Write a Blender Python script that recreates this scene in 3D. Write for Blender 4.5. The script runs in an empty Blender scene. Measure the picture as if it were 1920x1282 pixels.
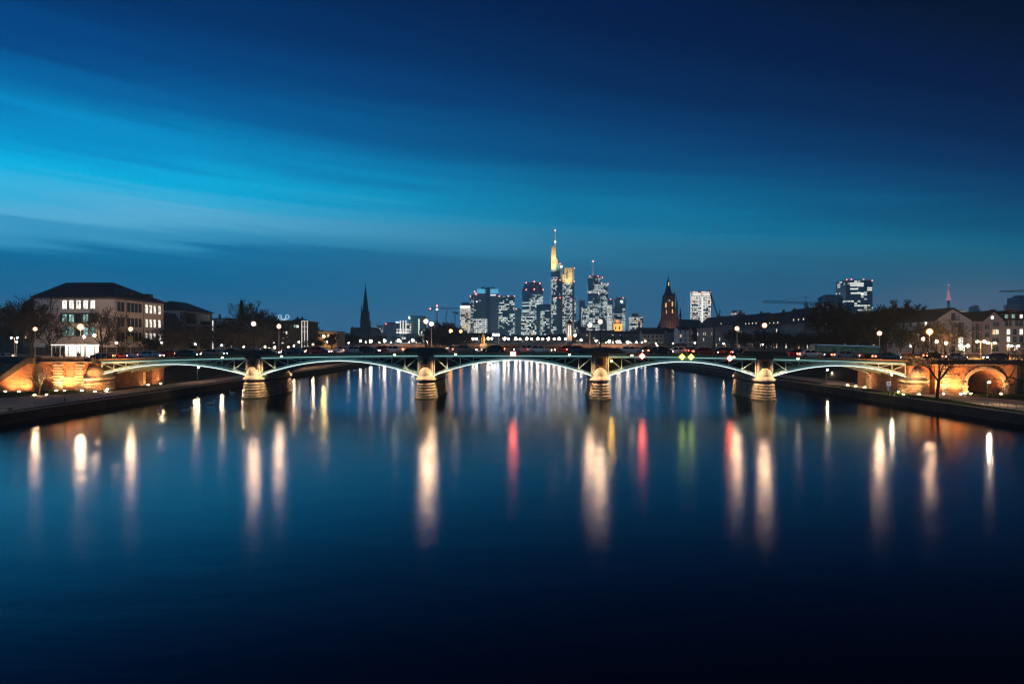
import bpy, math, random
from mathutils import Vector, Matrix
R = math.radians
scene = bpy.context.scene
COL = scene.collection

# ------------------------------------------------------------------ camera, sky, render
CAMZ = 10.0
cam = bpy.data.cameras.new("camera")
cam.sensor_width = 36.0; cam.lens = 24.0
cam.clip_start = 0.1; cam.clip_end = 20000
camo = bpy.data.objects.new("camera", cam); COL.objects.link(camo)
camo.location = (0, 0, CAMZ); camo.rotation_euler = (R(90), 0, 0)
scene.camera = camo
vs = scene.view_settings
vs.view_transform = 'Standard'; vs.look = 'None'; vs.exposure = 0; vs.gamma = 1; vs.use_curve_mapping = False
cy = scene.cycles
HAZE = .0003
cy.use_denoising = True
try: cy.use_light_tree = True
except Exception: pass
scene.cycles.filter_width = 1.25
cy.max_bounces = 5; cy.diffuse_bounces = 2; cy.glossy_bounces = 3; cy.transmission_bounces = 2; cy.volume_bounces = 0
cy.sample_clamp_indirect = 12

def lin(c):
    return tuple(((v/255)/12.92 if v/255 <= .04045 else ((v/255+.055)/1.055)**2.4) for v in c)

class NT:
    "tiny node-tree helper"
    def __init__(s, tree):
        s.t = tree; s.t.nodes.clear()
    def n(s, typ, **kw):
        nd = s.t.nodes.new(typ)
        for k, v in kw.items(): setattr(nd, k, v)
        return nd
    def set(s, sock, v):
        if isinstance(v, bpy.types.NodeSocket): s.t.links.new(v, sock)
        elif v is not None:
            if hasattr(sock, 'default_value'):
                try: sock.default_value = v
                except Exception: sock.default_value = tuple(v)+(1,)
    def m(s, op, a, b=None, c=None, clamp=False):
        nd = s.n('ShaderNodeMath', operation=op); nd.use_clamp = clamp
        s.set(nd.inputs[0], a)
        if b is not None: s.set(nd.inputs[1], b)
        if c is not None: s.set(nd.inputs[2], c)
        return nd.outputs[0]
    def mix(s, f, a, b, mode='MIX'):
        nd = s.n('ShaderNodeMix', data_type='RGBA', blend_type=mode)
        s.set(nd.inputs[0], f); s.set(nd.inputs[6], a); s.set(nd.inputs[7], b)
        return nd.outputs[2]
    def ramp(s, f, stops, interp='LINEAR'):
        nd = s.n('ShaderNodeValToRGB'); cr = nd.color_ramp; cr.interpolation = interp
        cr.elements[0].position, cr.elements[0].color = stops[0][0], tuple(stops[0][1])+(1,)
        cr.elements[1].position, cr.elements[1].color = stops[-1][0], tuple(stops[-1][1])+(1,)
        for p, c in stops[1:-1]:
            e = cr.elements.new(p); e.color = tuple(c)+(1,)
        s.set(nd.inputs[0], f); return nd.outputs[0]
    def sep(s, v):
        nd = s.n('ShaderNodeSeparateXYZ'); s.set(nd.inputs[0], v); return nd.outputs
    def comb(s, x, y, z):
        nd = s.n('ShaderNodeCombineXYZ')
        for i, v in enumerate((x, y, z)): s.set(nd.inputs[i], v)
        return nd.outputs[0]
    def noise(s, v, scale, detail=3, rough=.5, dim='3D'):
        nd = s.n('ShaderNodeTexNoise', noise_dimensions=dim)
        if v is not None: s.set(nd.inputs['Vector'], v)
        nd.inputs['Scale'].default_value = scale; nd.inputs['Detail'].default_value = detail
        nd.inputs['Roughness'].default_value = rough
        return nd.outputs['Fac']

world = bpy.data.worlds.new("World"); scene.world = world; world.use_nodes = True
w = NT(world.node_tree)
d = w.n('ShaderNodeTexCoord').outputs['Generated']
dx, dy, dz = w.sep(d)
el = w.m('MULTIPLY', w.m('ARCSINE', w.m('MINIMUM', w.m('MAXIMUM', dz, 0.0), 1.0)), 57.2958)      # degrees above the horizon
az = w.m('ARCTAN2', dx, dy)                                                                   # west = 0
x = w.m('MAXIMUM', w.m('MINIMUM', w.m('DIVIDE', az, 0.6435), 1.4), -1.4)
g = w.m('SUBTRACT', w.m('SUBTRACT', 1.0, w.m('MULTIPLY', x, 0.225)), w.m('MULTIPLY', w.m('MULTIPLY', x, x), 0.16))
g = w.m('MAXIMUM', g, .45)
ef = w.m('DIVIDE', el, g)
# long thin cirrus: noise stretched along the wind, tilted down to the north
cv = w.comb(w.m('MULTIPLY', az, 1.3), w.m('ADD', w.m('MULTIPLY', el, 0.42), w.m('MULTIPLY', az, 2.4)), 3.7)
n1 = w.noise(cv, 1.0, 3, .5)
cv2 = w.comb(w.m('MULTIPLY', az, 2.4), w.m('ADD', w.m('MULTIPLY', el, 1.25), w.m('MULTIPLY', az, 5.0)), 1.3)
n2 = w.noise(cv2, 1.0, 5, .6)
wob = w.m('ADD', w.m('MULTIPLY', w.m('SUBTRACT', n1, .5), 5.0), w.m('MULTIPLY', w.m('SUBTRACT', n2, .5), 3.2))
fade = w.m('MULTIPLY', w.m('SUBTRACT', 1.0, w.m('MULTIPLY', w.m('ABSOLUTE', w.m('SUBTRACT', ef, 10.0)), 0.055), clamp=True), 1.0)
ef2 = w.m('ADD', ef, w.m('MULTIPLY', wob, fade))
SKY_S = [(0, (60,114,156)), (2, (50,114,158)), (3.6, (22,112,158)), (5, (4,112,160)), (6.0, (4,118,166)), (6.9, (54,154,196)), (8.2, (88,176,214)), (9.8, (54,174,216)),
       (11.2, (4,168,214)), (13.4, (0,134,188)), (16, (0,92,150)), (19, (0,60,118)), (22, (0,42,94)), (27, (0,25,74)), (34, (0,13,46)), (60, (0,7,24))]     # south-west, over the left bank
SKY_N = [(0, (66,112,150)), (2, (60,114,154)), (4, (52,116,158)), (6, (44,124,164)), (8, (46,138,178)), (9.8, (28,140,182)),
       (11.2, (4,130,176)), (13.4, (0,106,156)), (16, (0,80,134)), (19, (0,57,112)), (22, (0,41,92)), (27, (0,25,74)), (34, (0,13,46)), (60, (0,7,24))]     # west and north-west
skyA = w.ramp(w.m('DIVIDE', ef2, 60.0), [(a/60, lin(c)) for a, c in SKY_S], 'EASE')
skyB = w.ramp(w.m('DIVIDE', ef2, 60.0), [(a/60, lin(c)) for a, c in SKY_N], 'EASE')
xm = w.m('MULTIPLY_ADD', x, 1.25, .85, clamp=True)
skyc = w.mix(xm, skyA, skyB)
side = w.m('ADD', 0.86, w.m('MULTIPLY', x, -0.26))
side = w.m('MAXIMUM', w.m('MINIMUM', side, 1.25), .42)
lowmask = w.m('SUBTRACT', 1.0, w.m('DIVIDE', el, 6.0), clamp=True)
side = w.m('ADD', w.m('MULTIPLY', side, w.m('SUBTRACT', 1.0, lowmask)), w.m('MULTIPLY', lowmask, 0.92))
skyc = w.mix(1.0, skyc, w.comb(side, side, side), 'MULTIPLY')
# what the air in front of it takes away, low down
ext = w.m('EXPONENT', w.m('DIVIDE', HAZE*270, w.m('MAXIMUM', w.m('SINE', w.m('DIVIDE', el, 57.2958)), .11)))
ext = w.m('MINIMUM', ext, 1.42)
skyc = w.mix(1.0, skyc, w.comb(ext, ext, ext), 'MULTIPLY')
# the town's own glow on low cloud over the north bank
gx = w.m('SUBTRACT', az, .60); gy = w.m('SUBTRACT', el, 2.2)
gg = w.m('EXPONENT', w.m('MULTIPLY', w.m('ADD', w.m('MULTIPLY', w.m('MULTIPLY', gx, gx), 60.0), w.m('MULTIPLY', w.m('MULTIPLY', gy, gy), .28)), -1.0))
skyc = w.mix(w.m('MULTIPLY', gg, w.m('ADD', .25, w.m('MULTIPLY', n2, .6))), skyc, lin((128,148,168))+(1,))
sky_tex = w.n('ShaderNodeTexSky', sky_type='NISHITA')
sky_tex.sun_disc = False; sky_tex.sun_elevation = R(-4); sky_tex.sun_rotation = R(-30)
bg = w.n('ShaderNodeBackground'); w.set(bg.inputs[0], skyc); bg.inputs[1].default_value = 1.0
bg2 = w.n('ShaderNodeBackground'); w.set(bg2.inputs[0], sky_tex.outputs[0]); bg2.inputs[1].default_value = 0.01
add = w.n('ShaderNodeAddShader'); w.set(add.inputs[0], bg.outputs[0]); w.set(add.inputs[1], bg2.outputs[0])
wo = w.n('ShaderNodeOutputWorld'); w.set(wo.inputs[0], add.outputs[0])

# ------------------------------------------------------------------ helpers
def P(px, py, Y): return Vector(((px-960)/1280*Y, Y, CAMZ-(py-641)/1280*Y))
def PX(px, Y): return (px-960)/1280*Y
def PZ(py, Y): return CAMZ-(py-641)/1280*Y

BT = -0.051; BA = math.atan(BT); BO = Vector((0, 120, 0))
CA, SA = math.cos(BA), math.sin(BA)
def BR(u, v, z=0): return Vector((u*CA - v*SA, 120 + u*SA + v*CA, z))
def UX(px, v=0):
    "position along the bridge seen at photo column px on the line v"
    k = (px-960)/1280
    return (k*(120+v*CA) + v*SA)/(CA - k*SA)
def zt(u): return 7.6 - .00025*u*u - .0016*u

class MB:
    def __init__(s): s.v = []; s.f = []; s.mi = []; s.cur = 0
    def add(s, vs, fs):
        o = len(s.v); s.v += [tuple(p) for p in vs]
        s.f += [tuple(i+o for i in f) for f in fs]; s.mi += [s.cur]*len(fs); return s
    def box(s, x0, x1, y0, y1, z0, z1):
        return s.add([(x0,y0,z0),(x1,y0,z0),(x1,y1,z0),(x0,y1,z0),(x0,y0,z1),(x1,y0,z1),(x1,y1,z1),(x0,y1,z1)],
                     [(0,3,2,1),(4,5,6,7),(0,1,5,4),(1,2,6,5),(2,3,7,6),(3,0,4,7)])
    def hexa(s, pts):
        return s.add(pts, [(0,3,2,1),(4,5,6,7),(0,1,5,4),(1,2,6,5),(2,3,7,6),(3,0,4,7)])
    def prism_xz(s, poly, y0, y1):
        n = len(poly); vs = [(a,y0,b) for a,b in poly]+[(a,y1,b) for a,b in poly]
        return s.add(vs, [tuple(range(n)), tuple(range(2*n-1, n-1, -1))]+[(i,i+n,(i+1)%n+n,(i+1)%n) for i in range(n)])
    def prism_yz(s, poly, x0, x1):
        n = len(poly); vs = [(x0,a,b) for a,b in poly]+[(x1,a,b) for a,b in poly]
        return s.add(vs, [tuple(range(n-1,-1,-1)), tuple(range(n, 2*n))]+[(i,(i+1)%n,(i+1)%n+n,i+n) for i in range(n)])
    def prism_xy(s, poly, z0, z1):
        n = len(poly); vs = [(a,b,z0) for a,b in poly]+[(a,b,z1) for a,b in poly]
        return s.add(vs, [tuple(range(n-1,-1,-1)), tuple(range(n, 2*n))]+[(i,(i+1)%n,(i+1)%n+n,i+n) for i in range(n)])
    def rings(s, rings, cap0=True, cap1=True):
        n = len(rings[0]); vs = [p for r in rings for p in r]; fs = []
        for j in range(len(rings)-1):
            for i in range(n): fs.append((j*n+i, j*n+(i+1)%n, (j+1)*n+(i+1)%n, (j+1)*n+i))
        if cap0: fs.append(tuple(range(n-1,-1,-1)))
        if cap1: fs.append(tuple((len(rings)-1)*n+i for i in range(n)))
        return s.add(vs, fs)
    def tube(s, p0, p1, r0, r1=None, n=6, cap=True):
        p0, p1 = Vector(p0), Vector(p1); r1 = r0 if r1 is None else r1
        d = (p1-p0); 
        if d.length < 1e-6: return s
        d.normalize(); a = d.orthogonal().normalized(); b = d.cross(a)
        rr = []
        for p, r in ((p0,r0),(p1,r1)):
            rr.append([p+(a*math.cos(2*math.pi*i/n)+b*math.sin(2*math.pi*i/n))*r for i in range(n)])
        return s.rings(rr, cap, cap)
    def path(s, pts, r, n=5):
        for a, b in zip(pts, pts[1:]): s.tube(a, b, r, r, n)
        return s
    def lathe(s, prof, cx=0, cy=0, n=16):
        return s.rings([[(cx+r*math.cos(2*math.pi*i/n), cy+r*math.sin(2*math.pi*i/n), z) for i in range(n)] for r, z in prof])
    def sphere(s, c, r, n=10, m=6, sz=1):
        return s.lathe_at(c, [(r*math.sin(math.pi*j/m)+1e-4, -r*sz*math.cos(math.pi*j/m)) for j in range(m+1)], n)
    def lathe_at(s, c, prof, n=12):
        return s.rings([[(c[0]+r*math.cos(2*math.pi*i/n), c[1]+r*math.sin(2*math.pi*i/n), c[2]+z) for i in range(n)] for r, z in prof])
    def stadium(s, prof, y0, y1, cx=0, n=9):
        rr = []
        for r, z in prof:
            ring = [(cx+r*math.cos(math.pi+math.pi*i/n), y0+r*math.sin(math.pi+math.pi*i/n), z) for i in range(n+1)]
            ring += [(cx+r*math.cos(math.pi*i/n), y1+r*math.sin(math.pi*i/n), z) for i in range(n+1)]
            rr.append(ring)
        return s.rings(rr)
    def build(s, name, mats, parent=None, off=(0,0,0), smooth=False, loc=None):
        me = bpy.data.meshes.new(name)
        ox, oy, oz = off
        me.from_pydata([(a-ox,b-oy,c-oz) for a,b,c in s.v], [], s.f)
        if not isinstance(mats, (list, tuple)): mats = [mats]
        for m in mats: me.materials.append(m)
        if len(mats) > 1: me.polygons.foreach_set('material_index', s.mi)
        if smooth: me.polygons.foreach_set('use_smooth', [True]*len(me.polygons))
        me.update()
        return link(name, me, parent, loc)

def link(name, me, parent=None, loc=None, rot=None):
    o = bpy.data.objects.new(name, me); COL.objects.link(o)
    if parent: o.parent = parent
    if loc is not None: o.location = loc
    if rot is not None: o.rotation_euler = (0,0,rot)
    return o
def tag(o, label=None, cat=None, group=None, kind=None):
    if label: o['label'] = label
    if cat: o['category'] = cat
    if group: o['group'] = group
    if kind: o['kind'] = kind
    return o
def thing(name, label, cat, loc=(0,0,0), rot=0, group=None):
    o = bpy.data.objects.new(name, None); COL.objects.link(o)
    o.empty_display_size = .5
    o.location = loc; o.rotation_euler = (0,0,rot)
    return tag(o, label, cat, group)
def dup(root, loc, rot=0, label=None, group=None, scale=None):
    r = root.copy(); COL.objects.link(r); r.location = loc; r.rotation_euler = (0,0,rot)
    if scale is not None: r.scale = scale if hasattr(scale,'__len__') else (scale,)*3
    if label: r['label'] = label
    if group: r['group'] = group
    for ch in list(root.children):
        c = ch.copy(); COL.objects.link(c); c.parent = r
        for gch in ch.children:
            q = gch.copy(); COL.objects.link(q); q.parent = c
    return r
def spot(parent, loc, aim, power, col, angle=90, blend=.6, r=.06):
    l = bpy.data.lights.new("spot_light", 'SPOT'); l.energy = power; l.color = col
    l.spot_size = R(angle); l.spot_blend = blend; l.shadow_soft_size = r
    o = bpy.data.objects.new("spot_light", l); COL.objects.link(o)
    o.location = loc
    o.rotation_euler = (Vector(aim)-Vector(loc)).to_track_quat('-Z','Y').to_euler()
    if parent: o.parent = parent
    return o

# ------------------------------------------------------------------ materials
def pmat(name, col, rough=.8, var=.35, scale=.6, bump=.0, metal=0.0, spec=.3, brick=None, stain=0.0):
    m = bpy.data.materials.new(name); m.use_nodes = True; t = NT(m.node_tree)
    out = t.n('ShaderNodeOutputMaterial'); b = t.n('ShaderNodeBsdfPrincipled')
    co = t.n('ShaderNodeTexCoord').outputs['Object']
    n1 = t.noise(co, scale, 5, .6); n2 = t.noise(co, scale*7, 3, .6)
    f = t.m('ADD', t.m('MULTIPLY', n1, .65), t.m('MULTIPLY', n2, .35))
    lo = tuple(c*(1-var) for c in col); hi = tuple(min(1, c*(1+var)) for c in col)
    c = t.ramp(f, [(.3, lo), (.7, hi)])
    hgt = n2
    if brick:
        bw, bh, mortar = brick
        ox, oy, oz = t.sep(co)
        bt = t.n('ShaderNodeTexBrick'); t.set(bt.inputs['Vector'], t.comb(t.m('ADD', ox, oy), oz, 0.0))
        bt.inputs['Scale'].default_value = 1; bt.inputs['Brick Width'].default_value = bw; bt.inputs['Row Height'].default_value = bh
        bt.inputs['Mortar Size'].default_value = mortar; bt.inputs['Mortar Smooth'].default_value = .2
        bt.inputs['Color1'].default_value = (.75,.75,.75,1); bt.inputs['Color2'].default_value = (1.15,1.12,1.08,1); bt.inputs['Mortar'].default_value = (.45,.45,.45,1)
        c = t.mix(1.0, c, bt.outputs['Color'], 'MULTIPLY')
        hgt = t.m('ADD', t.m('MULTIPLY', n2, .5), t.m('MULTIPLY', bt.outputs['Fac'], -1.0))
    if stain:
        ox, oy, oz = t.sep(co)
        sn = t.noise(t.comb(t.m('MULTIPLY', ox, 1.2), t.m('MULTIPLY', oy, 1.2), t.m('MULTIPLY', oz, .15)), 1.0, 4, .6)
        c = t.mix(t.m('MULTIPLY', t.m('MULTIPLY', t.m('SUBTRACT', sn, .48), 4.0, clamp=True), stain), c, tuple(q*.3 for q in col)+(1,))
    t.set(b.inputs['Base Color'], c); b.inputs['Metallic'].default_value = metal
    t.set(b.inputs['Roughness'], t.m('ADD', rough-.08, t.m('MULTIPLY', n2, .16), clamp=True))
    b.inputs['Specular IOR Level'].default_value = spec
    if bump:
        bp = t.n('ShaderNodeBump'); bp.inputs['Strength'].default_value = bump; bp.inputs['Distance'].default_value = .05
        t.set(bp.inputs['Height'], hgt); t.set(b.inputs['Normal'], bp.outputs[0])
    t.set(out.inputs[0], b.outputs[0]); return m
def emat(name, col, strength, sample=True):
    m = bpy.data.materials.new(name); m.use_nodes = True; t = NT(m.node_tree)
    out = t.n('ShaderNodeOutputMaterial'); e = t.n('ShaderNodeEmission')
    e.inputs[0].default_value = tuple(col)+(1,); e.inputs[1].default_value = strength
    t.set(out.inputs[0], e.outputs[0])
    if not sample: m.cycles.emission_sampling = 'NONE'
    return m
def roomlit(name, col, strength, base=(.1,.1,.1)):
    "lit window: curtains, lamps and furniture make the glow uneven"
    m = bpy.data.materials.new(name); m.use_nodes = True; t = NT(m.node_tree)
    out = t.n('ShaderNodeOutputMaterial'); e = t.n('ShaderNodeEmission')
    g_ = t.n('ShaderNodeNewGeometry').outputs['Position']
    n = t.noise(g_, .9, 3, .6)
    c = t.ramp(n, [(.32, tuple(q*.25 for q in col)), (.55, col), (.7, tuple(min(1.2, q*1.25) for q in col))])
    t.set(e.inputs[0], c); e.inputs[1].default_value = strength
    t.set(out.inputs[0], e.outputs[0]); m.cycles.emission_sampling = 'NONE'
    return m
def facade(name, base, lit, dens, cw=5.5, ch=3.7, strength=1.6, seed=0.0, my=.3, mx=.12, rough=.25, clump=.62, warm=0.15, zmax=None, zmin=None, stripes=0.0):
    if not name.startswith('fac_t'): cw *= .62; strength *= .86
    m = bpy.data.materials.new(name); m.use_nodes = True; t = NT(m.node_tree)
    out = t.n('ShaderNodeOutputMaterial'); b = t.n('ShaderNodeBsdfPrincipled')
    co = t.n('ShaderNodeTexCoord').outputs['Object']; ox, oy, oz = t.sep(co)
    h = t.m('DIVIDE', t.m('ADD', t.m('ADD', ox, oy), 500.0), cw); vz = t.m('DIVIDE', oz, ch)
    cx_, cz_ = t.m('FLOOR', h), t.m('FLOOR', vz); fx, fz = t.m('FRACT', h), t.m('FRACT', vz)
    wn = t.n('ShaderNodeTexWhiteNoise', noise_dimensions='3D'); t.set(wn.inputs['Vector'], t.comb(cx_, cz_, seed)); r1 = wn.outputs['Value']
    wn2 = t.n('ShaderNodeTexWhiteNoise', noise_dimensions='3D'); t.set(wn2.inputs['Vector'], t.comb(t.m('FLOOR', t.m('DIVIDE', cx_, 3.0)), cz_, seed+7)); r2 = wn2.outputs['Value']
    nz = t.noise(t.comb(t.m('MULTIPLY', cx_, .16), t.m('MULTIPLY', cz_, .22), seed+3.3), 1.0, 2, .5)
    nz = t.m('MULTIPLY_ADD', t.m('SUBTRACT', nz, .5), 1.9, .5)
    q = t.m('ADD', t.m('MULTIPLY', r1, .5*(1-clump)+.08), t.m('ADD', t.m('MULTIPLY', r2, .5*(1-clump)+.08), t.m('MULTIPLY', nz, clump-.16)))
    on = t.m('LESS_THAN', q, dens)
    mask = t.m('MULTIPLY', t.m('MULTIPLY', t.m('GREATER_THAN', fx, mx), t.m('LESS_THAN', fx, 1-mx*.3)), t.m('MULTIPLY', t.m('GREATER_THAN', fz, my*.6), t.m('LESS_THAN', fz, 1-my*.4)))
    if zmax is not None: mask = t.m('MULTIPLY', mask, t.m('LESS_THAN', oz, zmax))
    if zmin is not None: mask = t.m('MULTIPLY', mask, t.m('GREATER_THAN', oz, zmin))
    br = t.m('MULTIPLY_ADD', r1, .9, .45)
    e = t.m('MULTIPLY', t.m('MULTIPLY', on, mask), t.m('MULTIPLY', br, strength))
    lc = t.mix(t.m('MULTIPLY', t.m('GREATER_THAN', r2, 1-warm), .8), lit+(1,), (1.0,.72,.38,1))
    bc = t.mix(mask, tuple(min(1, c*1.35) for c in base)+(1,), tuple(c*.6 for c in base)+(1,))
    t.set(b.inputs['Base Color'], bc); b.inputs['Roughness'].default_value = rough
    t.set(b.inputs['Emission Color'], lc); t.set(b.inputs['Emission Strength'], e)
    t.set(out.inputs[0], b.outputs[0]); m.cycles.emission_sampling = 'NONE'
    return m

M = {}
M['stone'] = pmat('pier_sandstone', (.40,.33,.24), .85, .4, .8, .5, brick=(1.0,.42,.025), stain=.5)
M['ring'] = pmat('pier_ring_stone', (.42,.34,.25), .88, .5, 1.3, .8, brick=(1.15,.478,.03), stain=.75)
M['algae'] = pmat('algae_waterline', (.055,.06,.03), .7, .5, 1.5, .5, stain=.5)
M['cap'] = pmat('mossy_cap_stone', (.38,.34,.26), .85, .5, 1.3, .4, stain=.4)
M['redstone'] = pmat('red_sandstone_masonry', (.37,.18,.10), .88, .4, .5, .6, brick=(.85,.36,.03), stain=.45)
M['palestone'] = pmat('pale_dressed_stone', (.42,.33,.24), .85, .35, .8, .4, stain=.4)
M['darkstone'] = pmat('dark_stone', (.07,.062,.055), .9, .4, .8, .4, stain=.4)  # dark stone tone with random streaks
M['coping'] = pmat('weathered_coping', (.30,.24,.18), .85, .3, 1.2, .2)
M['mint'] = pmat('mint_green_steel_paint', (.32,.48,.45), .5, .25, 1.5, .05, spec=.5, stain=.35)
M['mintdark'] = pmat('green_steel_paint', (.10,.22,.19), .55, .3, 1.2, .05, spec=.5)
M['cornice'] = pmat('ochre_cornice_stone', (.34,.21,.11), .8, .25, 1.5)
M['asphalt'] = pmat('asphalt', (.05,.05,.052), .85, .3, 2.0, .2)
M['pave'] = pmat('pavement_slabs', (.16,.145,.13), .85, .25, 1.0, .2, brick=(.8,.8,.02))
M['pathm'] = pmat('river_path', (.44,.37,.31), .9, .3, .5, .15)
M['grass'] = pmat('winter_lawn', (.07,.10,.025), .95, .5, .35, .6, spec=.1)
M['earth'] = pmat('dark_bank_earth', (.035,.035,.03), .95, .5, .2, .4, spec=.1)
M['quay'] = pmat('quay_stone_dark', (.055,.048,.042), .9, .4, .4, .5, brick=(1.6,.55,.03), stain=.5)
M['black'] = pmat('black_iron', (.015,.016,.018), .5, .3, 3, metal=.3)
M['grey'] = pmat('grey_steel', (.30,.29,.28), .5, .2, 2, metal=.3)
M['pale'] = pmat('pale_lamp_post_paint', (.55,.50,.45), .5, .15, 2)
M['plaster'] = pmat('pale_plaster', (.74,.67,.61), .9, .12, .3, .05, stain=.15)
M['plaster2'] = pmat('cream_plaster', (.66,.53,.40), .9, .12, .3, .05, stain=.15)
M['plaster3'] = pmat('rosy_plaster', (.58,.47,.43), .9, .12, .3, .05, stain=.2)
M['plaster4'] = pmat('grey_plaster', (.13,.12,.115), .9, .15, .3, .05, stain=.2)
M['dimplaster'] = pmat('dim_grey_plaster', (.20,.185,.175), .9, .15, .3, .05, stain=.2)  # pale plaster darkened so the riverside row stays dim
M['slate'] = pmat('slate_roof', (.022,.024,.03), .55, .35, 1.2, .3, brick=(.5,.32,.02))
M['rooftile'] = pmat('dark_tile_roof', (.05,.032,.026), .7, .35, 1.2, .3, brick=(.4,.36,.03))
M['frame'] = pmat('window_frame_paint', (.45,.43,.40), .6, .1, 2)
M['darkframe'] = pmat('dark_window_frame', (.06,.05,.045), .6, .2, 2)
M['glass'] = pmat('night_window_glass', (.012,.016,.02), .08, .3, .5, spec=.6)
M['litw'] = roomlit('lit_room_white', (1.0,.93,.80), 1.7)
M['litc'] = roomlit('lit_room_cool', (.45,.85,.80), .7)
M['lity'] = roomlit('lit_room_yellow', (1.0,.66,.30), 1.3)
M['bark'] = pmat('bark', (.036,.029,.024), .95, .4, 3, .5, spec=.1)
M['barkpale'] = pmat('pale_bark', (.20,.16,.12), .9, .35, 3, .5, spec=.1)
M['leaf'] = pmat('evergreen_needles', (.028,.042,.02), .9, .5, 1.2, spec=.1)
M['lampglow'] = emat('sodium_white_lamp', (1.0,.57,.29), 640)
def halo_shell(name, col, strength, clear):
    "see-through shell whose own glow imitates the warm halo round a bulb"
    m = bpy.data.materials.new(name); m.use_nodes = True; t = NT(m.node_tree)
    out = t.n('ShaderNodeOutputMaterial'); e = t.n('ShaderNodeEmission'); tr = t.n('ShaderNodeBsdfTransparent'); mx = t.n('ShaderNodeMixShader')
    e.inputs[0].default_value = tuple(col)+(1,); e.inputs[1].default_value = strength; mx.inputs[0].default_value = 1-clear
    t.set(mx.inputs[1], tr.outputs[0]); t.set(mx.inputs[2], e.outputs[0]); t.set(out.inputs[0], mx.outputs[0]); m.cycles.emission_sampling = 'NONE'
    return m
M['lantern'] = halo_shell('lamp_halo_shell', (1.0,.42,.14), 3.2, .72)  # warm halo put into the shell's own colour
M['lampwarm'] = emat('orange_lamp', (1.0,.44,.10), 1100)
M['lampfar'] = emat('far_lamp', (1.0,.72,.50), 80)
M['lampsmall'] = emat('small_path_lamp', (1.0,.68,.40), 650)
M['floodlens'] = emat('floodlight_lens', (1.0,.60,.26), 260)
M['floodlens2'] = emat('bridge_floodlight_lens', (1.0,.66,.34), 45)
M['strip'] = emat('arch_light_strip', (.84,1.0,.95), 3.3)
M['strip2'] = emat('chord_light_strip', (.50,1.0,.88), 1.7)
M['beacon'] = emat('red_beacon', (1.0,.16,.12), 14, False)
M['beaconw'] = emat('white_beacon', (1.0,.9,.8), 10, False)
# ------------------------------------------------------------------ water, banks, ground
def water_mat():
    m = bpy.data.materials.new('river_water'); m.use_nodes = True; t = NT(m.node_tree)
    out = t.n('ShaderNodeOutputMaterial')
    co = t.n('ShaderNodeTexCoord').outputs['Object']; ox, oy, oz = t.sep(co)
    nA = t.noise(t.comb(t.m('MULTIPLY', ox, .10), t.m('MULTIPLY', oy, .28), 0.0), 1.0, 3, .55)     # slow swell across the stream
    nB = t.noise(t.comb(t.m('MULTIPLY', ox, .9), t.m('MULTIPLY', oy, 1.9), 2.0), 1.0, 3, .6)        # ripples
    nW = t.noise(t.comb(t.m('MULTIPLY', ox, .018), t.m('MULTIPLY', t.m('ADD', oy, t.m('MULTIPLY', ox, .25)), .075), 5.0), 1.0, 3, .55)   # wind patches
    hgt = t.m('ADD', t.m('MULTIPLY', nA, .04), t.m('MULTIPLY', nB, .007))
    bp = t.n('ShaderNodeBump'); bp.inputs['Strength'].default_value = .6; bp.inputs['Distance'].default_value = 1.0
    t.set(bp.inputs['Height'], hgt)
    gl = t.n('ShaderNodeBsdfGlossy', distribution='BECKMANN'); gl.inputs['Color'].default_value = (.74,.86,1,1)
    calm = t.m('MULTIPLY', t.m('SUBTRACT', t.m('ABSOLUTE', ox), 22.0), .026, clamp=True)      # sheltered water along the quays
    t.set(gl.inputs['Roughness'], t.m('SUBTRACT', t.m('MULTIPLY_ADD', nW, .09, WATER_ROUGH-.015), t.m('MULTIPLY', calm, .062))); t.set(gl.inputs['Normal'], bp.outputs[0])
    df = t.n('ShaderNodeBsdfDiffuse'); df.inputs[0].default_value = (.003,.008,.012,1)
    fr = t.n('ShaderNodeFresnel'); fr.inputs[0].default_value = 1.33
    mx = t.n('ShaderNodeMixShader'); t.set(mx.inputs[0], fr.outputs[0]); t.set(mx.inputs[1], df.outputs[0]); t.set(mx.inputs[2], gl.outputs[0])
    t.set(out.inputs[0], mx.outputs[0]); return m
WATER_ROUGH = .165
tag(MB().add([(-600,-80,0),(600,-80,0),(600,1000,0),(-600,1000,0)], [(0,1,2,3)]).build('water', water_mat()), kind='structure')

QZ = 1.25       # lower quay level
SZ = 6.25       # street level
# lower quay in front of and under the bridge
def bank_profile(side):
    s = side
    # lower quay sheet, cut out beyond the bridge by the embankment
    mb = MB()
    a = [BR(s*76, 15.5), BR(s*300, 15.5)]
    mb.add([(s*62,-80,QZ),(s*400,-80,QZ),(a[1].x,a[1].y,QZ),(a[0].x,a[0].y,QZ),(s*62,a[0].y,QZ)], [(0,1,2,3,4)] if s>0 else [(4,3,2,1,0)])
    # beyond the bridge: quay strip, slope, street plain
    prof = [(62,QZ),(75,QZ),(80,3.2),(85,SZ),(2200,SZ)]
    Ys = [a[0].y, 200, 320, 520, 800, 1400, 2650]
    vs = [(s*x_,y_,z_) for y_ in Ys for x_, z_ in prof]; n = len(prof); fs = []
    for j in range(len(Ys)-1):
        for i in range(n-1):
            f = (j*n+i, j*n+i+1, (j+1)*n+i+1, (j+1)*n+i)
            fs.append(f if s > 0 else f[::-1])
    mb.add(vs, fs)
    return mb
tag(bank_profile(-1).build('ground_south_bank', M['earth']), kind='structure')
tag(bank_profile(1).build('ground_north_bank', M['earth']), kind='structure')
tag(MB().add([(-600,900,SZ-.1),(600,900,SZ-.1),(600,2650,SZ-.1),(-600,2650,SZ-.1)], [(0,1,2,3)]).build('ground', M['earth']), kind='structure')
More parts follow.
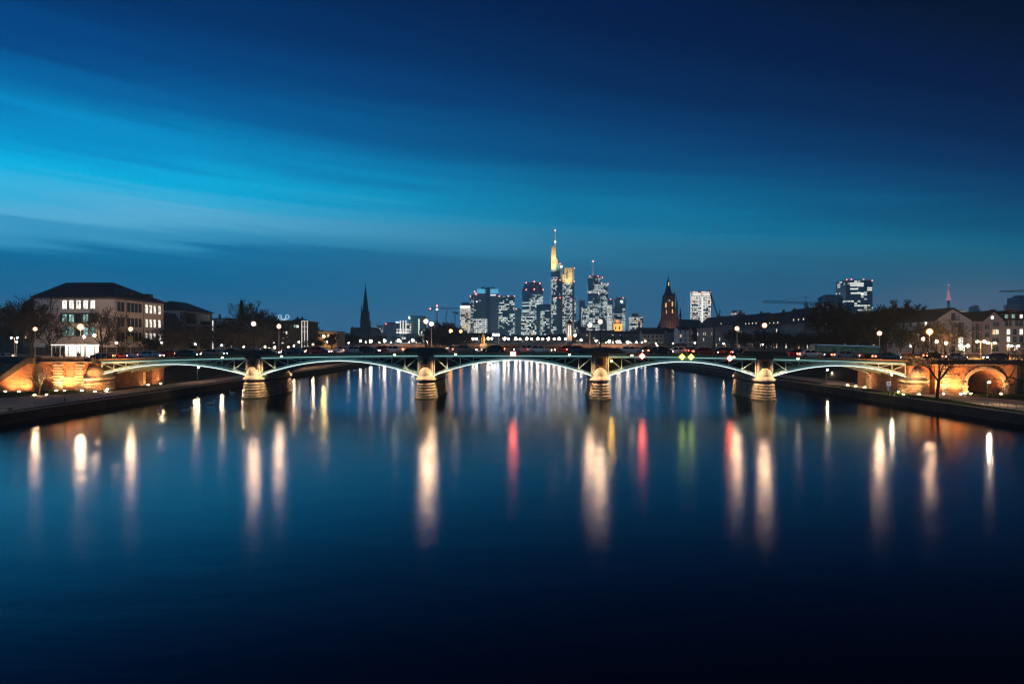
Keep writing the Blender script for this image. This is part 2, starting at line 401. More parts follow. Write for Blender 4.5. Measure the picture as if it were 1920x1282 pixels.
# lawns and paths on the lower quays (thin sheets above the earth)
def sheet(name, pts, z, m):
    return tag(MB().add([(p[0],p[1],z) for p in pts], [tuple(range(len(pts)))]).build(name, m), kind='structure')
def bl(u, v): q = BR(u, v); return (q.x, q.y)
sheet('path', [(-63.2,-60),(-63.2,72),(-64.5,100),(-65,118),(-65,420),(-71,420),(-71,122),(-74,116),(-82,104),(-100,82),(-100,-60)][::-1], QZ+.012, M['pathm'])
sheet('path', [(63.4,-60),(63.4,72),(64.5,88),(66.5,104),(66.5,420),(72,420),(72.5,118),(75,106),(84,92),(100,76),(100,-60)], QZ+.012, M['pathm'])
def lawn(name, pts, seed):
    random.seed(seed)
    o = sheet(name, pts, QZ+.006, M['grass']); return o
lawn('lawn', [(-74,118),(-82,106),(-100,84),(-160,84),bl(-160,-1),bl(-74.5,-1)][::1], 1)
lawn('lawn', [(72.6,117.5),(75,107.5),(84,94),(100,78),(160,78),bl(160,-1),bl(72,-1)][::-1], 2)
lawn('lawn', [(62.4,118),(62.4,70),(63.4,70),(64.4,88),(66.4,104),(66.4,119)], 3)

def tufts(name, area, n, seed, hh=.16):
    "grass blades: one object, nobody could count them"
    random.seed(seed); mb = MB()
    x0,x1,y0,y1,test = area
    k = 0
    while k < n:
        px_, py_ = random.uniform(x0,x1), random.uniform(y0,y1)
        if not test(px_,py_): 
            k += .2; continue
        k += 1
        a = random.uniform(0,6.28); h = hh*random.uniform(.5,1.4); ww = .035
        cx_, sx_ = math.cos(a)*ww, math.sin(a)*ww
        lx, ly = random.uniform(-.08,.08), random.uniform(-.08,.08)
        mb.add([(px_-cx_,py_-sx_,QZ+.01),(px_+cx_,py_+sx_,QZ+.01),(px_+lx,py_+ly,QZ+.01+h)], [(0,1,2)])
    return tag(mb.build(name, M['grass']), kind='stuff')
tufts('grass', (-96,-74.6,98,122.5, lambda a,b: b > 118-(a+74)*-1.34+1.5 and b > 100), 14000, 5)
tufts('grass', (72.5,96,84,113.5, lambda a,b: b > 118-(a-72)*1.45), 14000, 6)
tufts('grass', (62.5,66.3,75,118, lambda a,b: a < 63.3+max(0,b-72)*.07), 7000, 7)

# quay walls down to the water, with coping
for s, lab in ((-1,'dark stone quay wall of the left bank with pale coping'), (1,'dark stone quay wall of the right bank below the lawn edge')):
    t_ = thing('quay_wall', lab, 'quay wall', (s*62, 60, 0))
    pr = [(s*61.2,-.6),(s*61.75,QZ-.02),(s*62.3,QZ-.02),(s*62.3,-.6)]
    MB().prism_xz(pr if s<0 else pr[::-1], -80, 620).build('wall', M['quay'], t_, (s*62,60,0))
    mb = MB(); random.seed(3); yy = -80
    while yy < 520:
        L = random.uniform(1.6,2.4); j = random.uniform(-.02,.02)
        xa, xb = sorted((s*(61.62+j), s*62.35)); mb.box(xa, xb, yy, yy+L-.03, QZ+.0, QZ+.11+random.uniform(-.02,.02)); yy += L
    mb.build('coping', M['coping'], t_, (s*62,60,0))

# ------------------------------------------------------------------ the arched bridge
PIERS = [UX(467,-2), UX(795,-2), UX(1127,-2), UX(1440,-2)]
ENDS = (-74.6, 67.4)
BW = 13.2
bridge = thing('arch_bridge', 'five-span green steel arch road bridge on floodlit stone piers across the river', 'bridge', BO, BA)
def strip_uv(mb, us, v0, v1, f0, f1):
    "solid band following the camber: f0/f1 give bottom and top z"
    rr = [[(u,v0,f0(u)),(u,v1,f0(u)),(u,v1,f1(u)),(u,v0,f1(u))] for u in us]
    return mb.rings(rr)
def lsp(a, b, n): return [a+(b-a)*i/n for i in range(n+1)]
US = lsp(ENDS[0]-.2, ENDS[1]+.2, 72)
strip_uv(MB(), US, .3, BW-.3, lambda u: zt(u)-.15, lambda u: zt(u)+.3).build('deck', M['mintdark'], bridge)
strip_uv(MB(), US, 2.6, BW-2.6, lambda u: zt(u)+.302, lambda u: zt(u)+.33).build('carriageway', M['asphalt'], bridge)
mb = MB()
for v0, v1 in ((.1,2.58),(BW-2.58,BW-.1)): strip_uv(mb, US, v0, v1, lambda u: zt(u)+.302, lambda u: zt(u)+.46)
mb.build('sidewalk', M['pave'], bridge)
for v0, v1 in ((-.35,.08),(BW-.08,BW+.35)):
    strip_uv(MB(), US, v0, v1, lambda u: zt(u)+.34, lambda u: zt(u)+.52).build('cornice', M['cornice'], bridge)
mb = MB()
for u in lsp(ENDS[0], ENDS[1], 48)[:-1]:
    L = (ENDS[1]-ENDS[0])/48; mb.hexa([(u+.4,6.53,zt(u)+.334),(u+2.0,6.53,zt(u+2)+.334),(u+2.0,6.67,zt(u+2)+.334),(u+.4,6.67,zt(u)+.334),
        (u+.4,6.53,zt(u)+.338),(u+2.0,6.53,zt(u+2)+.338),(u+2.0,6.67,zt(u+2)+.338),(u+.4,6.67,zt(u)+.338)])
mb.build('lane_marking', M['frame'], bridge)
# spans
EDGES = [ENDS[0]] + PIERS + [ENDS[1]]
SPRING = 4.15
def span_curve(a, b):
    um, h = (a+b)/2, (b-a)/2; zc = zt(um)-.36
    zs = SPRING+.35
    return lambda u: zs + (zc-zs)*(1-((u-um)/h)**2)
RIBV = [.12, BW/3, 2*BW/3, BW-.12]
for k in range(5):
    a = EDGES[k] + (1.45 if k > 0 else .1); b = EDGES[k+1] - (1.45 if k < 4 else .1)
    top = span_curve(a, b); us = lsp(a, b, 28)
    for i, v in enumerate(RIBV):
        mb = MB()
        strip_uv(mb, us, v-.06, v+.06, lambda u: top(u)-.42, lambda u: top(u)-.06)
        strip_uv(mb, us, v-.2, v+.2, lambda u: top(u)-.06, lambda u: top(u))
        strip_uv(mb, us, v-.2, v+.2, lambda u: top(u)-.49, lambda u: top(u)-.421)
        mb.build('arch_rib', M['mint'], bridge)
    for v, vs_ in ((-.02, -1), (BW+.02, 1)):
        v_ = .12 if vs_ < 0 else BW-.12
        mb = MB(); strip_uv(mb, us, v_-.16, v_+.16, lambda u: zt(u)-.26, lambda u: zt(u)+.02)
        mb.build('top_chord', M['mint'], bridge)
        mb = MB(); nseg = max(8, int(round((b-a)/2.3))); pts = lsp(a, b, nseg)
        strip_uv(mb, us, v_-.05, v_+.05, lambda u: zt(u)-.34, lambda u: zt(u)-.24)
        for j, u in enumerate(pts):
            zb, zc = top(u)-.02, zt(u)-.25
            if zc-zb > .12: mb.box(u-.07, u+.07, v_-.07, v_+.07, zb, zc)
            if 0 < j <= nseg:
                u0 = pts[j-1]
                l, r_ = (u0, u) if u <= (a+b)/2+.1 else (u, u0)
                # diagonal falls away from the pier: top at the pier side, foot toward mid-span
                zt_, zb_ = zt(l)-.27, top(r_)-.02
                if zt_-zb_ > .2: mb.tube((l,v_,zt_), (r_,v_,zb_), .065, .065, 4)
        mb.build('spandrel_truss', M['mint'], bridge)
    for v in RIBV[1:3]:  # added dark plates imitate the darkness behind the trusses
        strip_uv(MB(), us, v-.04, v+.04, lambda u: top(u)-.03, lambda u: zt(u)-.16).build('shade_plate', M['black'], bridge)
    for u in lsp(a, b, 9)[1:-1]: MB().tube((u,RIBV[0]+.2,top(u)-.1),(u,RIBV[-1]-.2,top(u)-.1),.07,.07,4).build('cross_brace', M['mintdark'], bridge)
    MB().path([(u,-.22,top(u)-.44) for u in us], .035, 4).build('light_strip', M['strip'], bridge)
    MB().path([(u,-.30,zt(u)-.02) for u in lsp(a, b, 14)], .022, 4).build('light_strip', M['strip2'], bridge)
    # railings, both sides
    for v in (-.1, BW+.1):
        lo, hi = a + (2.9 if k > 0 else 3.2), b - (2.9 if k < 4 else 3.2)
        mb = MB(); uu = lsp(lo, hi, max(4, int((hi-lo)/2.6)))
        for u in uu: mb.box(u-.04, u+.04, v-.04, v+.04, zt(u)+.5, zt(u)+1.5)
        for hz_, th in ((1.5,.045),(1.15,.018),(.95,.018),(.75,.018)):
            mb.path([(u,v,zt(u)+hz_) for u in uu], th, 4)
        mb.build('railing', M['black'], bridge)
# piers
RINGP = []
z0, nr = 0.0, 7
for i in range(nr):
    za, zb = -.5+3.35*i/nr, -.5+3.35*(i+1)/nr
    r = lambda z: 1.86 - .115*(z+.2)
    RINGP += [(r(za)-.36, za), (r(za)-.10, za+.07), (r(za)+.07, za+.15), (r(za)+.06, za+.22), (r(zb)-.12, zb-.02), (r(zb)-.36, zb-.01)]
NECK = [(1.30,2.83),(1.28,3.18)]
CAPP = [(1.40,3.16),(1.78,3.34),(1.76,3.52),(1.50,3.78),(1.30,4.05),(1.27,4.2),(1.30,4.24)]
DOME = [(1.24,4.23),(1.20,4.45),(1.06,4.85),(.82,5.2),(.5,5.45),(.12,5.56)]
for k, u in enumerate(PIERS):
    sub = MB().stadium(RINGP, -.3, BW+.3, u).build('pier_base', M['ring'], bridge)
    MB().stadium([(1.99,-.5),(1.97,.12),(1.90,.24)], -.3, BW+.3, u).build('waterline_course', M['algae'], bridge)
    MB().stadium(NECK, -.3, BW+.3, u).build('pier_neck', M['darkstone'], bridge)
    MB().stadium(CAPP, -.3, BW+.3, u).build('pier_cap', M['cap'], bridge)
    MB().stadium(DOME, -.3, BW+.3, u).build('pier_dome', M['cap'], bridge)
    ztop = zt(u)-.05
    up = MB(); up.box(u-1.12, u+1.12, -.55, BW+.55, 4.0, ztop); up.build('pier_shaft', M['redstone'], bridge)
    for v in (-.62, BW+.18):
        q = MB(); z_ = 4.1; j = 0
        while z_ < ztop-.2:
            h_ = min(.44, ztop-z_-.02); wq = .42 if j % 2 else .3
            q.box(u-1.2, u-1.2+wq, v, v+.44, z_, z_+h_-.03); q.box(u+1.2-wq, u+1.2, v, v+.44, z_, z_+h_-.03); z_ += .44; j += 1
        q.build('corner_quoin', M['palestone'], bridge)
    # wrought crest plate on each face
    for v, s in ((-.6,-1),(BW+.6,1)):
        c = MB(); zc = ztop-.95
        c.box(u-.42, u+.42, min(v,v+s*.05), max(v,v+s*.05), zc-.55, zc+.6)
        c.tube((u,v+s*.04,zc+.1),(u,v+s*.14,zc+.1),.36,.30,14)
        for dx_, dz_ in ((-.3,-.75),(.3,-.75),(-.34,.72),(.34,.72),(0,-.8)): c.tube((u+dx_,v,zc+dz_),(u+dx_,v+s*.12,zc+dz_),.12,.1,8)
        c.build('crest_plate', M['black'], bridge)
    # parapet pedestal with wings
    for v in (-.62, BW-.28):
        p = MB(); zb = zt(u)
        p.box(u-1.35, u+1.35, v-.12, v+1.02, zb-.06, zb+1.42)
        p.prism_xz([(u+1.33,zt(u+1.3)-.02+.54),(u+4.1,zt(u+4)+.53),(u+3.7,zt(u+4)+1.12),(u+3.3,zt(u+3)+1.34),(u+1.33,zb+1.36)], v+.02, v+.72)
        p.prism_xz([(u-1.33,zt(u-1.3)-.02+.54),(u-1.33,zb+1.36),(u-3.3,zt(u-3)+1.34),(u-3.7,zt(u-4)+1.12),(u-4.1,zt(u-4)+.53)], v+.02, v+.72)
        p.build('pier_parapet', M['darkstone'], bridge)
        p = MB(); p.box(u-1.48, u+1.48, v-.24, v+1.14, zb+1.422, zb+1.56)
        for s in (1,-1): p.hexa([(u+s*a_, v+b_, zt(u+s*a_)+h_) for h_ in (1.362,1.46) for a_, b_ in ((1.5,-.06),(3.3,-.06),(3.3,.8),(1.5,.8))])
        p.build('parapet_coping', M['coping'], bridge)
# floodlights on the cornice either side of each pier
for k, u in enumerate(PIERS):
    for s in (-1, 1):
        uf = u + s*5.4
        f = MB(); f.box(uf-.2, uf+.2, -.85, -.5, zt(uf)+.12, zt(uf)+.34); f.box(uf-.04, uf+.04, -.55, -.3, zt(uf)+.26, zt(uf)+.4)
        fo = f.build('floodlight', M['black'], bridge)
        MB().box(uf-.16, uf+.16, -.87, -.852, zt(uf)+.14, zt(uf)+.30).build('lens', M['floodlens2'], fo)
        spot(bridge, (uf,-1.6,zt(uf)+.1), (u-s*.2,-.6,2.2), 5600, (1.0,.65,.36), 62, .8)
        spot(bridge, (uf,-1.0,zt(uf)-.3), (u+s*1.0,-.6,5.2), 1000, (1.0,.56,.32), 44, .9)
    for s in (-1, 1): spot(bridge, (u+s*5.4,BW+1.6,zt(u)+.1), (u,BW+1.2,2.0), 4200, (1.0,.65,.36), 60, .8)

# ------------------------------------------------------------------ stone abutments
def banded(mb, u0, u1, vf, vb, za, zb, hh=.50, gap=.17, d=.26):
    "rusticated pilaster: blocks with open joints"
    z_ = za; j = 0
    mb.box(u0+.12, u1-.12, vf+d, vb, za, zb)
    while z_ < zb-.1:
        h_ = min(hh, zb-z_); q = .0 if j % 2 else .16
        mb.box(u0+q, u1-q, vf-.1, vb, z_+gap, z_+h_); z_ += hh; j += 1
    return mb
def arc_hole(uc, hw, zs, rise, z0, n=14):
    return [(uc-hw, z0)] + [(uc-hw*math.cos(math.pi*i/n), zs+rise*math.sin(math.pi*i/n)) for i in range(n+1)] + [(uc+hw, z0)]
def pierced(mb, u0, u1, openings, v0, v1, za, zb):
    "parapet pierced by a row of narrow openings"
    lo, hi = za+.34, zb-.3
    mb.box(u0, u1, v0, v1, za, lo); mb.box(u0, u1, v0, v1, hi, zb)
    e = u0
    for a, b in openings:
        mb.box(e, a, v0, v1, lo, hi); e = b
    mb.box(e, u1, v0, v1, lo, hi)
    return mb
def half_pier(root, u, off):
    MB().stadium([(r_+.05, z_ if z_ > 0 else z_+.4) for r_, z_ in RINGP if z_ > .15], -.95, 2, u).build('ring_base', M['ring'], root, off)
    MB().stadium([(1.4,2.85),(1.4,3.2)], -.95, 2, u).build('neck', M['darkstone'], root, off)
    MB().stadium(CAPP, -.95, 2, u).build('cap', M['cap'], root, off)
    MB().stadium([(r_*1.02, z_+(z_-4.2)*.15) for r_, z_ in DOME], -.95, 2, u).build('niche_dome', M['palestone'], root, off)

# left abutment
LA = thing('stone_abutment', 'floodlit sandstone abutment at the left end of the bridge beside the stone stairs', 'bridge abutment', BR(-79.704,-2,QZ), BA)
off = (-79.704,-2,QZ)
mb = MB(); mb.box(-85.608,-74.7,-.9,BW+.8,.6,6.1); mb.box(-85.608,-76.162,-2.0,-.9,.6,6.25)
mb.build('wall', M['redstone'], LA, off)
half_pier(LA, -75.3, off)
mb = MB(); banded(mb,-81.967,-80.098,-2.3,-2.0,1.0,6.2); mb.build('pilaster', M['palestone'], LA, off)
mb = MB(); banded(mb,-77.834,-76.26,-2.3,-2.0,1.0,6.2); mb.build('pilaster', M['palestone'], LA, off)
mb = MB(); banded(mb,-75.2,-74.55,-.6,.4,1.0,3.9); banded(mb,-75.2,-74.55,BW-.4,BW+.6,1.0,3.9); mb.build('corner_quoin', M['palestone'], LA, off)
MB().box(-85.657,-76.063,-2.14,-2.002,3.45,3.72).build('string_course', M['palestone'], LA, off)
mb = MB(); mb.box(-85.706,-75.3,-2.35,-1.5,6.252,6.5); mb.build('cornice', M['coping'], LA, off)
mb = MB(); ops = [(-80.934+.345*i, -80.934+.345*i+.19) for i in range(8)]
pierced(mb,-84.034,-76.358,ops,-2.2,-1.85,6.502,7.3); mb.box(-76.358,-74.7,-1.75,-1.4,6.502,7.15); mb.box(-84.132,-83.738,-2.26,-1.8,6.503,7.34); mb.box(-77.933,-77.441,-2.26,-1.8,6.503,7.34)
mb.build('parapet', M['darkstone'], LA, off)
# retaining wall with stairs further left
LW = thing('retaining_wall', 'long brick-coloured retaining wall behind the stone stairs on the left bank', 'retaining wall', BR(-103.32,-1.2,QZ), BA)
MB().box(-200,-85.628,-1.2,0,.6,6.6).build('wall', M['redstone'], LW, (-103.32,-1.2,QZ))
MB().box(-200,-85.903,-1.4,.1,6.602,7.35).build('parapet', M['darkstone'], LW, (-103.32,-1.2,QZ))
ST = thing('stone_stairs', 'stone stairs descending leftward along the wall from the bridge to the left quay', 'stairs', BR(-86.592,-3.6,QZ), BA)
off = (-86.592,-3.6,QZ)
MB().prism_xz([(-150,.6),(-84.034,.6),(-84.034,6.2),(-84.821,6.2),(-89.938,2.9),(-150,2.9)], -4.5, -4.1).build('stair_wall', M['redstone'], ST, off)
mb = MB(); n = 20
for i in range(n):
    ua, ub = -89.938+5.2*i/n, -89.938+5.2*(i+1)/n
    mb.box(ua, -84.034, -4.08, -2.36 if ub > -85.706 else -1.22, 2.6+3.5*i/n if i else .6, 2.6+3.5*(i+1)/n)
mb.box(-150,-89.938,-4.08,-1.22,.6,2.6)
mb.build('steps', M['darkstone'], ST, off)
MB().prism_xz([(-150,2.9),(-89.938,2.9),(-84.821,6.2),(-83.837,6.2),(-83.837,7.25),(-85.018,7.25),(-90.134,3.75),(-150,3.75)], -4.62, -4.0).build('stair_parapet', M['darkstone'], ST, off)
mb = MB()
mb.path([(-96.432,-1.5,3.6),(-90.036,-1.5,3.7),(-86.002,-1.5,6.6)], .05, 5)
for a, b in ((-95.448,3.6),(-92.496,3.65),(-90.036,3.7),(-87.97,5.15),(-86.1,6.5)): mb.tube((a,-1.5,b-1.0),(a,-1.5,b),.03,.03,5)
mb.build('handrail', M['grey'], ST, off)

# right abutment with the quay arch
RA = thing('stone_abutment', 'floodlit abutment with a round arch at the right end of the bridge', 'bridge abutment', BR(78.72,-2,QZ), BA)
off = (78.72,-2,QZ)
mb = MB(); mb.box(67.5,71.045,-.9,BW+.8,.6,6.0)
hole = arc_hole(79.114, 2.85, 3.2, 2.1, .6)
mb.prism_xz([(71.045,.6)]+hole+[(140,.6),(140,6.08),(71.045,6.08)], -2.0, BW+.8)
mb.build('wall', M['redstone'], RA, off)
half_pier(RA, 68.75, off)
mb = MB(); banded(mb,67.3,68.0,-.6,.4,1.0,3.9); banded(mb,67.3,68.0,BW-.4,BW+.6,1.0,3.9); mb.build('corner_quoin', M['palestone'], RA, off)
mb = MB(); banded(mb,72.029,73.308,-2.3,-2.0,1.0,6.05); mb.build('pilaster', M['palestone'], RA, off)
mb = MB(); banded(mb,75.374,76.319,-2.25,-2.002,1.0,3.2,.42); mb.build('arch_jamb', M['palestone'], RA, off)
mb = MB(); banded(mb,81.908,82.853,-2.25,-2.002,1.0,3.2,.42); mb.build('arch_jamb', M['palestone'], RA, off)
mb = MB(); n = 27
for i in range(n):
    a0, a1 = math.pi*(i+.06)/n, math.pi*(i+.94)/n; t0 = .62 if i % 2 else .52
    e = lambda a, k_: (79.114-(2.86+k_)*math.cos(a), 3.2+(2.11+k_)*math.sin(a))
    p4 = [e(a0,0), e(a0,t0), e(a1,t0), e(a1,0)]
    mb.prism_xz(p4, -2.24, -1.9)
mb.build('arch_voussoir_ring', M['palestone'], RA, off)
mb = MB(); mb.box(83.935,84.919,-2.5,-2.002,.8,6.05); mb.build('buttress', M['darkstone'], RA, off)
mb = MB(); mb.box(69.6,140,-2.38,-1.5,6.082,6.28); mb.build('cornice', M['coping'], RA, off)
mb = MB(); ops = [(75.325+.185*i, 75.325+.185*i+.09) for i in range(11)] + [(77.785+.21*i, 77.785+.21*i+.09) for i in range(8)]
pierced(mb,69.2,140,ops,-2.2,-1.85,6.282,7.05); mb.box(67.6,69.2,-1.75,-1.4,6.0,6.95)
for a in (69.4,77.46,86.592,96.432,106.272): mb.box(a,a+.3,-2.27,-1.8,6.283,7.12)
mb.build('parapet', M['darkstone'], RA, off)
# roads on the approaches
for s, a, b in ((-1,-200,ENDS[0]-.25),(1,ENDS[1]+.25,140)):
    q = [bl(a,-1.4 if s<0 else -1.4),bl(b,-1.4),bl(b,BW+.9),bl(a,BW+.9)]
    zz = 6.62
    tag(MB().prism_xy(q, 6.1 if s>0 else 6.12, zz).build('road', M['asphalt']), kind='structure')
sheet('street', [(-88,140),(-86,140),(-86,600),(-96,600),(-96,200),(-108,150),(-190,150),(-190,140)], SZ+.01, M['asphalt'])
sheet('street', [(88,140),(190,138),(190,150),(100,150),(96,200),(96,600),(88,600)], SZ+.01, M['asphalt'])
sheet('pavement', [(-200,150.5),(-108.5,150.5),(-97,200),(-97,420),(-200,420)][::-1], SZ+.014, M['pave'])
sheet('pavement', [(101,151),(200,151),(200,420),(97,420),(97,200)], SZ+.014, M['pave'])
# ------------------------------------------------------------------ ground floodlights washing the stone
def ground_flood(u, v, lab, power=260, tilt=(0,.9), col=(1.0,.43,.145), z=QZ, ang=128, grp='ground floodlights along the abutment walls'):
    t_ = thing('ground_floodlight', lab, 'floodlight', BR(u,v,z), BA, grp)
    mb = MB(); mb.box(-.2,.2,-.14,.14,0,.16); mb.box(-.05,.05,-.05,.05,-.05,.02); h = mb.build('housing', M['black'], t_)
    mb = MB(); mb.cur = 0; mb.lathe_at((0,0,.165), [(.001,0),(.17,0),(.15,.06),(.001,.08)], 10); mb.build('lens', M['floodlens'], t_)
    spot(t_, (0,-.05,.36), (tilt[0],tilt[1],4.2), power*.70, col, ang, .8)
    return t_
for px, v, s_, pw_, ti in [(10,-6.2,'far left by the frame edge',2600,(0,2.6)),(36,-6.0,'below the lower flight of stairs',2600,(0,2.6)),(106,-3.8,'left of the first left pilaster',5000,(0,1.5)),
        (121,-3.6,'under the first left pilaster',4600,(0,1.5)),(154,-3.8,'under the second left pilaster',4600,(0,1.5)),(178,-5.2,'before the ringed left half pier',4200,(0,4.2)),(199,-4.4,'right of the ringed left half pier',3200,(-1.6,3.4))]:
    ground_flood(UX(px,v), v, 'small ground floodlight on the left lawn, '+s_, pw_, ti)
for px, Y_, s_, ti in ((65,110.6,'left of the small pollard tree',(.9,1.9)),(87,111,'right of the small pollard tree',(-1.1,1.9))):
    t_ = thing('ground_floodlight','small ground floodlight on the left lawn, '+s_,'floodlight',(PX(px,Y_),Y_,QZ),0,'ground floodlights along the abutment walls')
    mb = MB(); mb.box(-.2,.2,-.14,.14,0,.16); mb.build('housing',M['black'],t_)
    MB().lathe_at((0,0,.165),[(.001,0),(.17,0),(.15,.06),(.001,.08)],10).build('lens',M['floodlens'],t_)
    spot(t_,(0,-.05,.36),(ti[0],ti[1],3.4),1400,(1.0,.66,.36),80,.8)
for u, v, s in [(-73.6,.3,'at the near corner under the left span'),(-73.6,BW-.2,'at the far corner under the left span'),(-73.2,BW+3.5,'beyond the left span by the path')]:
    ground_flood(u, v, 'ground floodlight '+s, 1300, (-.9,.2), ang=60)
for px, v, s_, pw_, ti in [(1723,-4.6,'beside the right half pier niche',5000,(-.6,2.6)),(1694,-4.8,'before the right half pier',4200,(.8,3.8)),(1769,-3.7,'under the right pilaster by the bare tree',5200,(0,1.3)),(1801,-3.6,'left of the arch jamb',4400,(0,1.3)),
        (1808,-3.3,'at the left foot of the arch',500,(0,1)),(1820,-3.0,'inside the left side of the arch',250,(0,1)),(1877,-3.4,'at the right foot of the arch',4400,(0,1.2))]:
    ground_flood(UX(px,v), v, 'ground floodlight on the right lawn, '+s_, pw_, ti)
for u, v, s in [(66.3,.4,'at the near corner under the right span'),(66.3,BW-.4,'at the far corner under the right span'),(65.9,BW+2.5,'just beyond the right span'),(65.9,BW+6,'further beyond the right span by the path')]:
    ground_flood(u, v, 'ground floodlight '+s, 1500, (.9,.2), ang=60)
# pillar behind the right span that two of them wash
pw = thing('garden_wall', 'warm lit stone wall end beyond the right span of the bridge', 'wall', BR(70,BW+5,QZ), BA)
MB().box(-1.8,2.2,-2.6,1.8,-.3,3.4).build('wall', M['redstone'], pw)
mb = MB(); banded(mb,-1.95,-1.2,-2.75,-2.0,0,3.3); mb.build('corner_quoin', M['palestone'], pw)
MB().box(-2.0,2.3,-2.8,1.9,3.402,3.6).build('coping', M['coping'], pw)
pw = thing('garden_wall', 'warm lit stone wall end beyond the left span of the bridge', 'wall', BR(-76,BW+5,QZ), BA)
MB().box(-2.6,1.6,-2.6,1.8,-.3,3.2).build('wall', M['redstone'], pw)
MB().box(-2.7,1.75,-2.7,1.9,3.202,3.4).build('coping', M['coping'], pw)
spot(pw, (2.6,-1.2,.3), (1.2,.6,3), 500, (1,.56,.24), 70, .8)

# ------------------------------------------------------------------ lamps
def lamp(kind, base, top_z, label, group=None, glow=None, gr=None, rot=0.0):
    h = top_z - base[2]
    name = {'ornate':'street_lamp','mast':'street_lamp','path':'path_lamp','glow_globe':'street_lamp','twin':'street_lamp','far':'street_lamp'}[kind]
    t_ = thing(name, label, 'street lamp', base, rot, group)
    glow = glow or M['lampglow']
    if kind == 'ornate':
        mb = MB(); mb.lathe([(.20,0),(.20,.12),(.13,.2),(.13,.55),(.09,.62),(.065,h*.6),(.05,h-.45)], n=10)
        for z_ in (.62,h*.35,h*.72): mb.lathe([(.05,z_),(.10,z_+.03),(.10,z_+.09),(.05,z_+.12)], n=10)
        mb.build('post', M['black'], t_)
        mb = MB(); mb.lathe([(.05,h-.45),(.16,h-.36),(.20,h-.30),(.05,h-.29)], n=10); mb.lathe([(.24,h+.26),(.10,h+.40),(.03,h+.55)], n=10)
        mb.build('lantern_frame', M['black'], t_)
        MB().sphere((0,0,h), (gr or .34)*.74, 10, 7).build('bulb', glow, t_); MB().sphere((0,0,h), (gr or .34)*1.35, 12, 8).build('glow_globe', M['lantern'], t_)  # outer sphere is an added shell imitating the bulb's halo
    elif kind == 'mast':
        mb = MB(); mb.lathe([(.14,0),(.14,.9),(.085,1.0),(.055,h-.2)], n=8); mb.build('post', M['pale'], t_)
        mb = MB(); mb.lathe([(.10,h-.32),(.20,h-.26),(.22,h-.2),(.06,h-.19)], n=10); mb.lathe([(.30,h+.26),(.22,h+.34),(.02,h+.38)], n=12); mb.build('lamp_head', M['grey'], t_)
        MB().sphere((0,0,h+.02), (gr or .34)*.74, 10, 7).build('bulb', glow, t_); MB().sphere((0,0,h+.02), (gr or .34)*1.35, 12, 8).build('glow_globe', M['lantern'], t_)  # outer sphere carries the imitated halo, the bulb is the lamp
    elif kind == 'path':
        mb = MB(); mb.lathe([(.09,0),(.09,.5),(.05,.6),(.04,h-.1)], n=8); mb.tube((0,0,h),(.28,0,h+.06),.03,.03,5); mb.build('post', M['mintdark'], t_)
        mb = MB(); mb.lathe_at((.28,0,h+.06), [(.22,0),(.16,.10),(.02,.13)], 10); mb.build('lamp_shade', M['black'], t_)
        MB().sphere((.28,0,h-.02), gr or .12, 8, 6, .7).build('bulb', glow, t_)
    elif kind == 'twin':
        mb = MB(); mb.lathe([(.12,0),(.12,.8),(.07,.9),(.05,h)], n=8); mb.tube((-.75,0,h),(.75,0,h),.04,.04,5); mb.build('post', M['grey'], t_)
        for s in (-.75,.75):
            MB().box(s-.3,s+.3,-.14,.14,h+.05,h+.16).build('lamp_head', M['grey'], t_)
            MB().sphere((s,0,h-.02), gr or .17, 8, 6, .8).build('bulb', glow, t_)
    else:
        MB().lathe([(.12,0),(.07,h)], n=5).build('post', M['black'], t_)
        MB().sphere((0,0,h+.1), gr or .3, 8, 5).build('glow_globe', glow, t_)
    return t_
ordn = ['leftmost','second','third','rightmost']
for k, (px, py) in enumerate([(467,607),(793,602.5),(1129,603),(1443,610)]):
    u = PIERS[k]; b = BR(u, -.15, zt(u)+1.56); Y = b.y
    lamp('ornate', b, PZ(py, Y), 'black ornate lamp on the near parapet of the %s stone pier' % (['leftmost','left middle','right middle','rightmost'][k]), 'black lamps on the near parapet')
MASTS = [(523,612,'by the leftmost pier'),(809,607.5,'by the left middle pier'),(1106,610,'by the right middle pier'),(1382,616,'by the rightmost pier')]
for px, py, s in MASTS:
    v = BW-.9; u = UX(px, v); b = BR(u, v, zt(u)+.46); lamp('mast', b, PZ(py, b.y), 'pale lamp mast on the far sidewalk '+s, 'pale lamp masts on the far sidewalk')
for px, py, s in [(245,617,'pale lamp mast with a yellow sign at the left bridge end'),(1649,625,'pale lamp mast at the right bridge end before dark trees')]:
    v = BW-.7; u = UX(px, v); b = BR(u, v, 6.6); lamp('mast', b, PZ(py, b.y), s)
b = BR(UX(245,BW-.7), BW-.7, 6.6)
sg = thing('sign', 'small yellow and white sign plate on the lamp mast at the left bridge end', 'sign', (b.x, b.y-.12, PZ(637,b.y)))
MB().box(-.55,.55,-.03,.03,-.75,.75).build('plate', pmat('yellow_sign_paint', (.6,.42,.06), .5, .1), sg)
MB().box(-.35,.35,-.045,-.032,-.62,-.1).build('panel', M['frame'], sg)
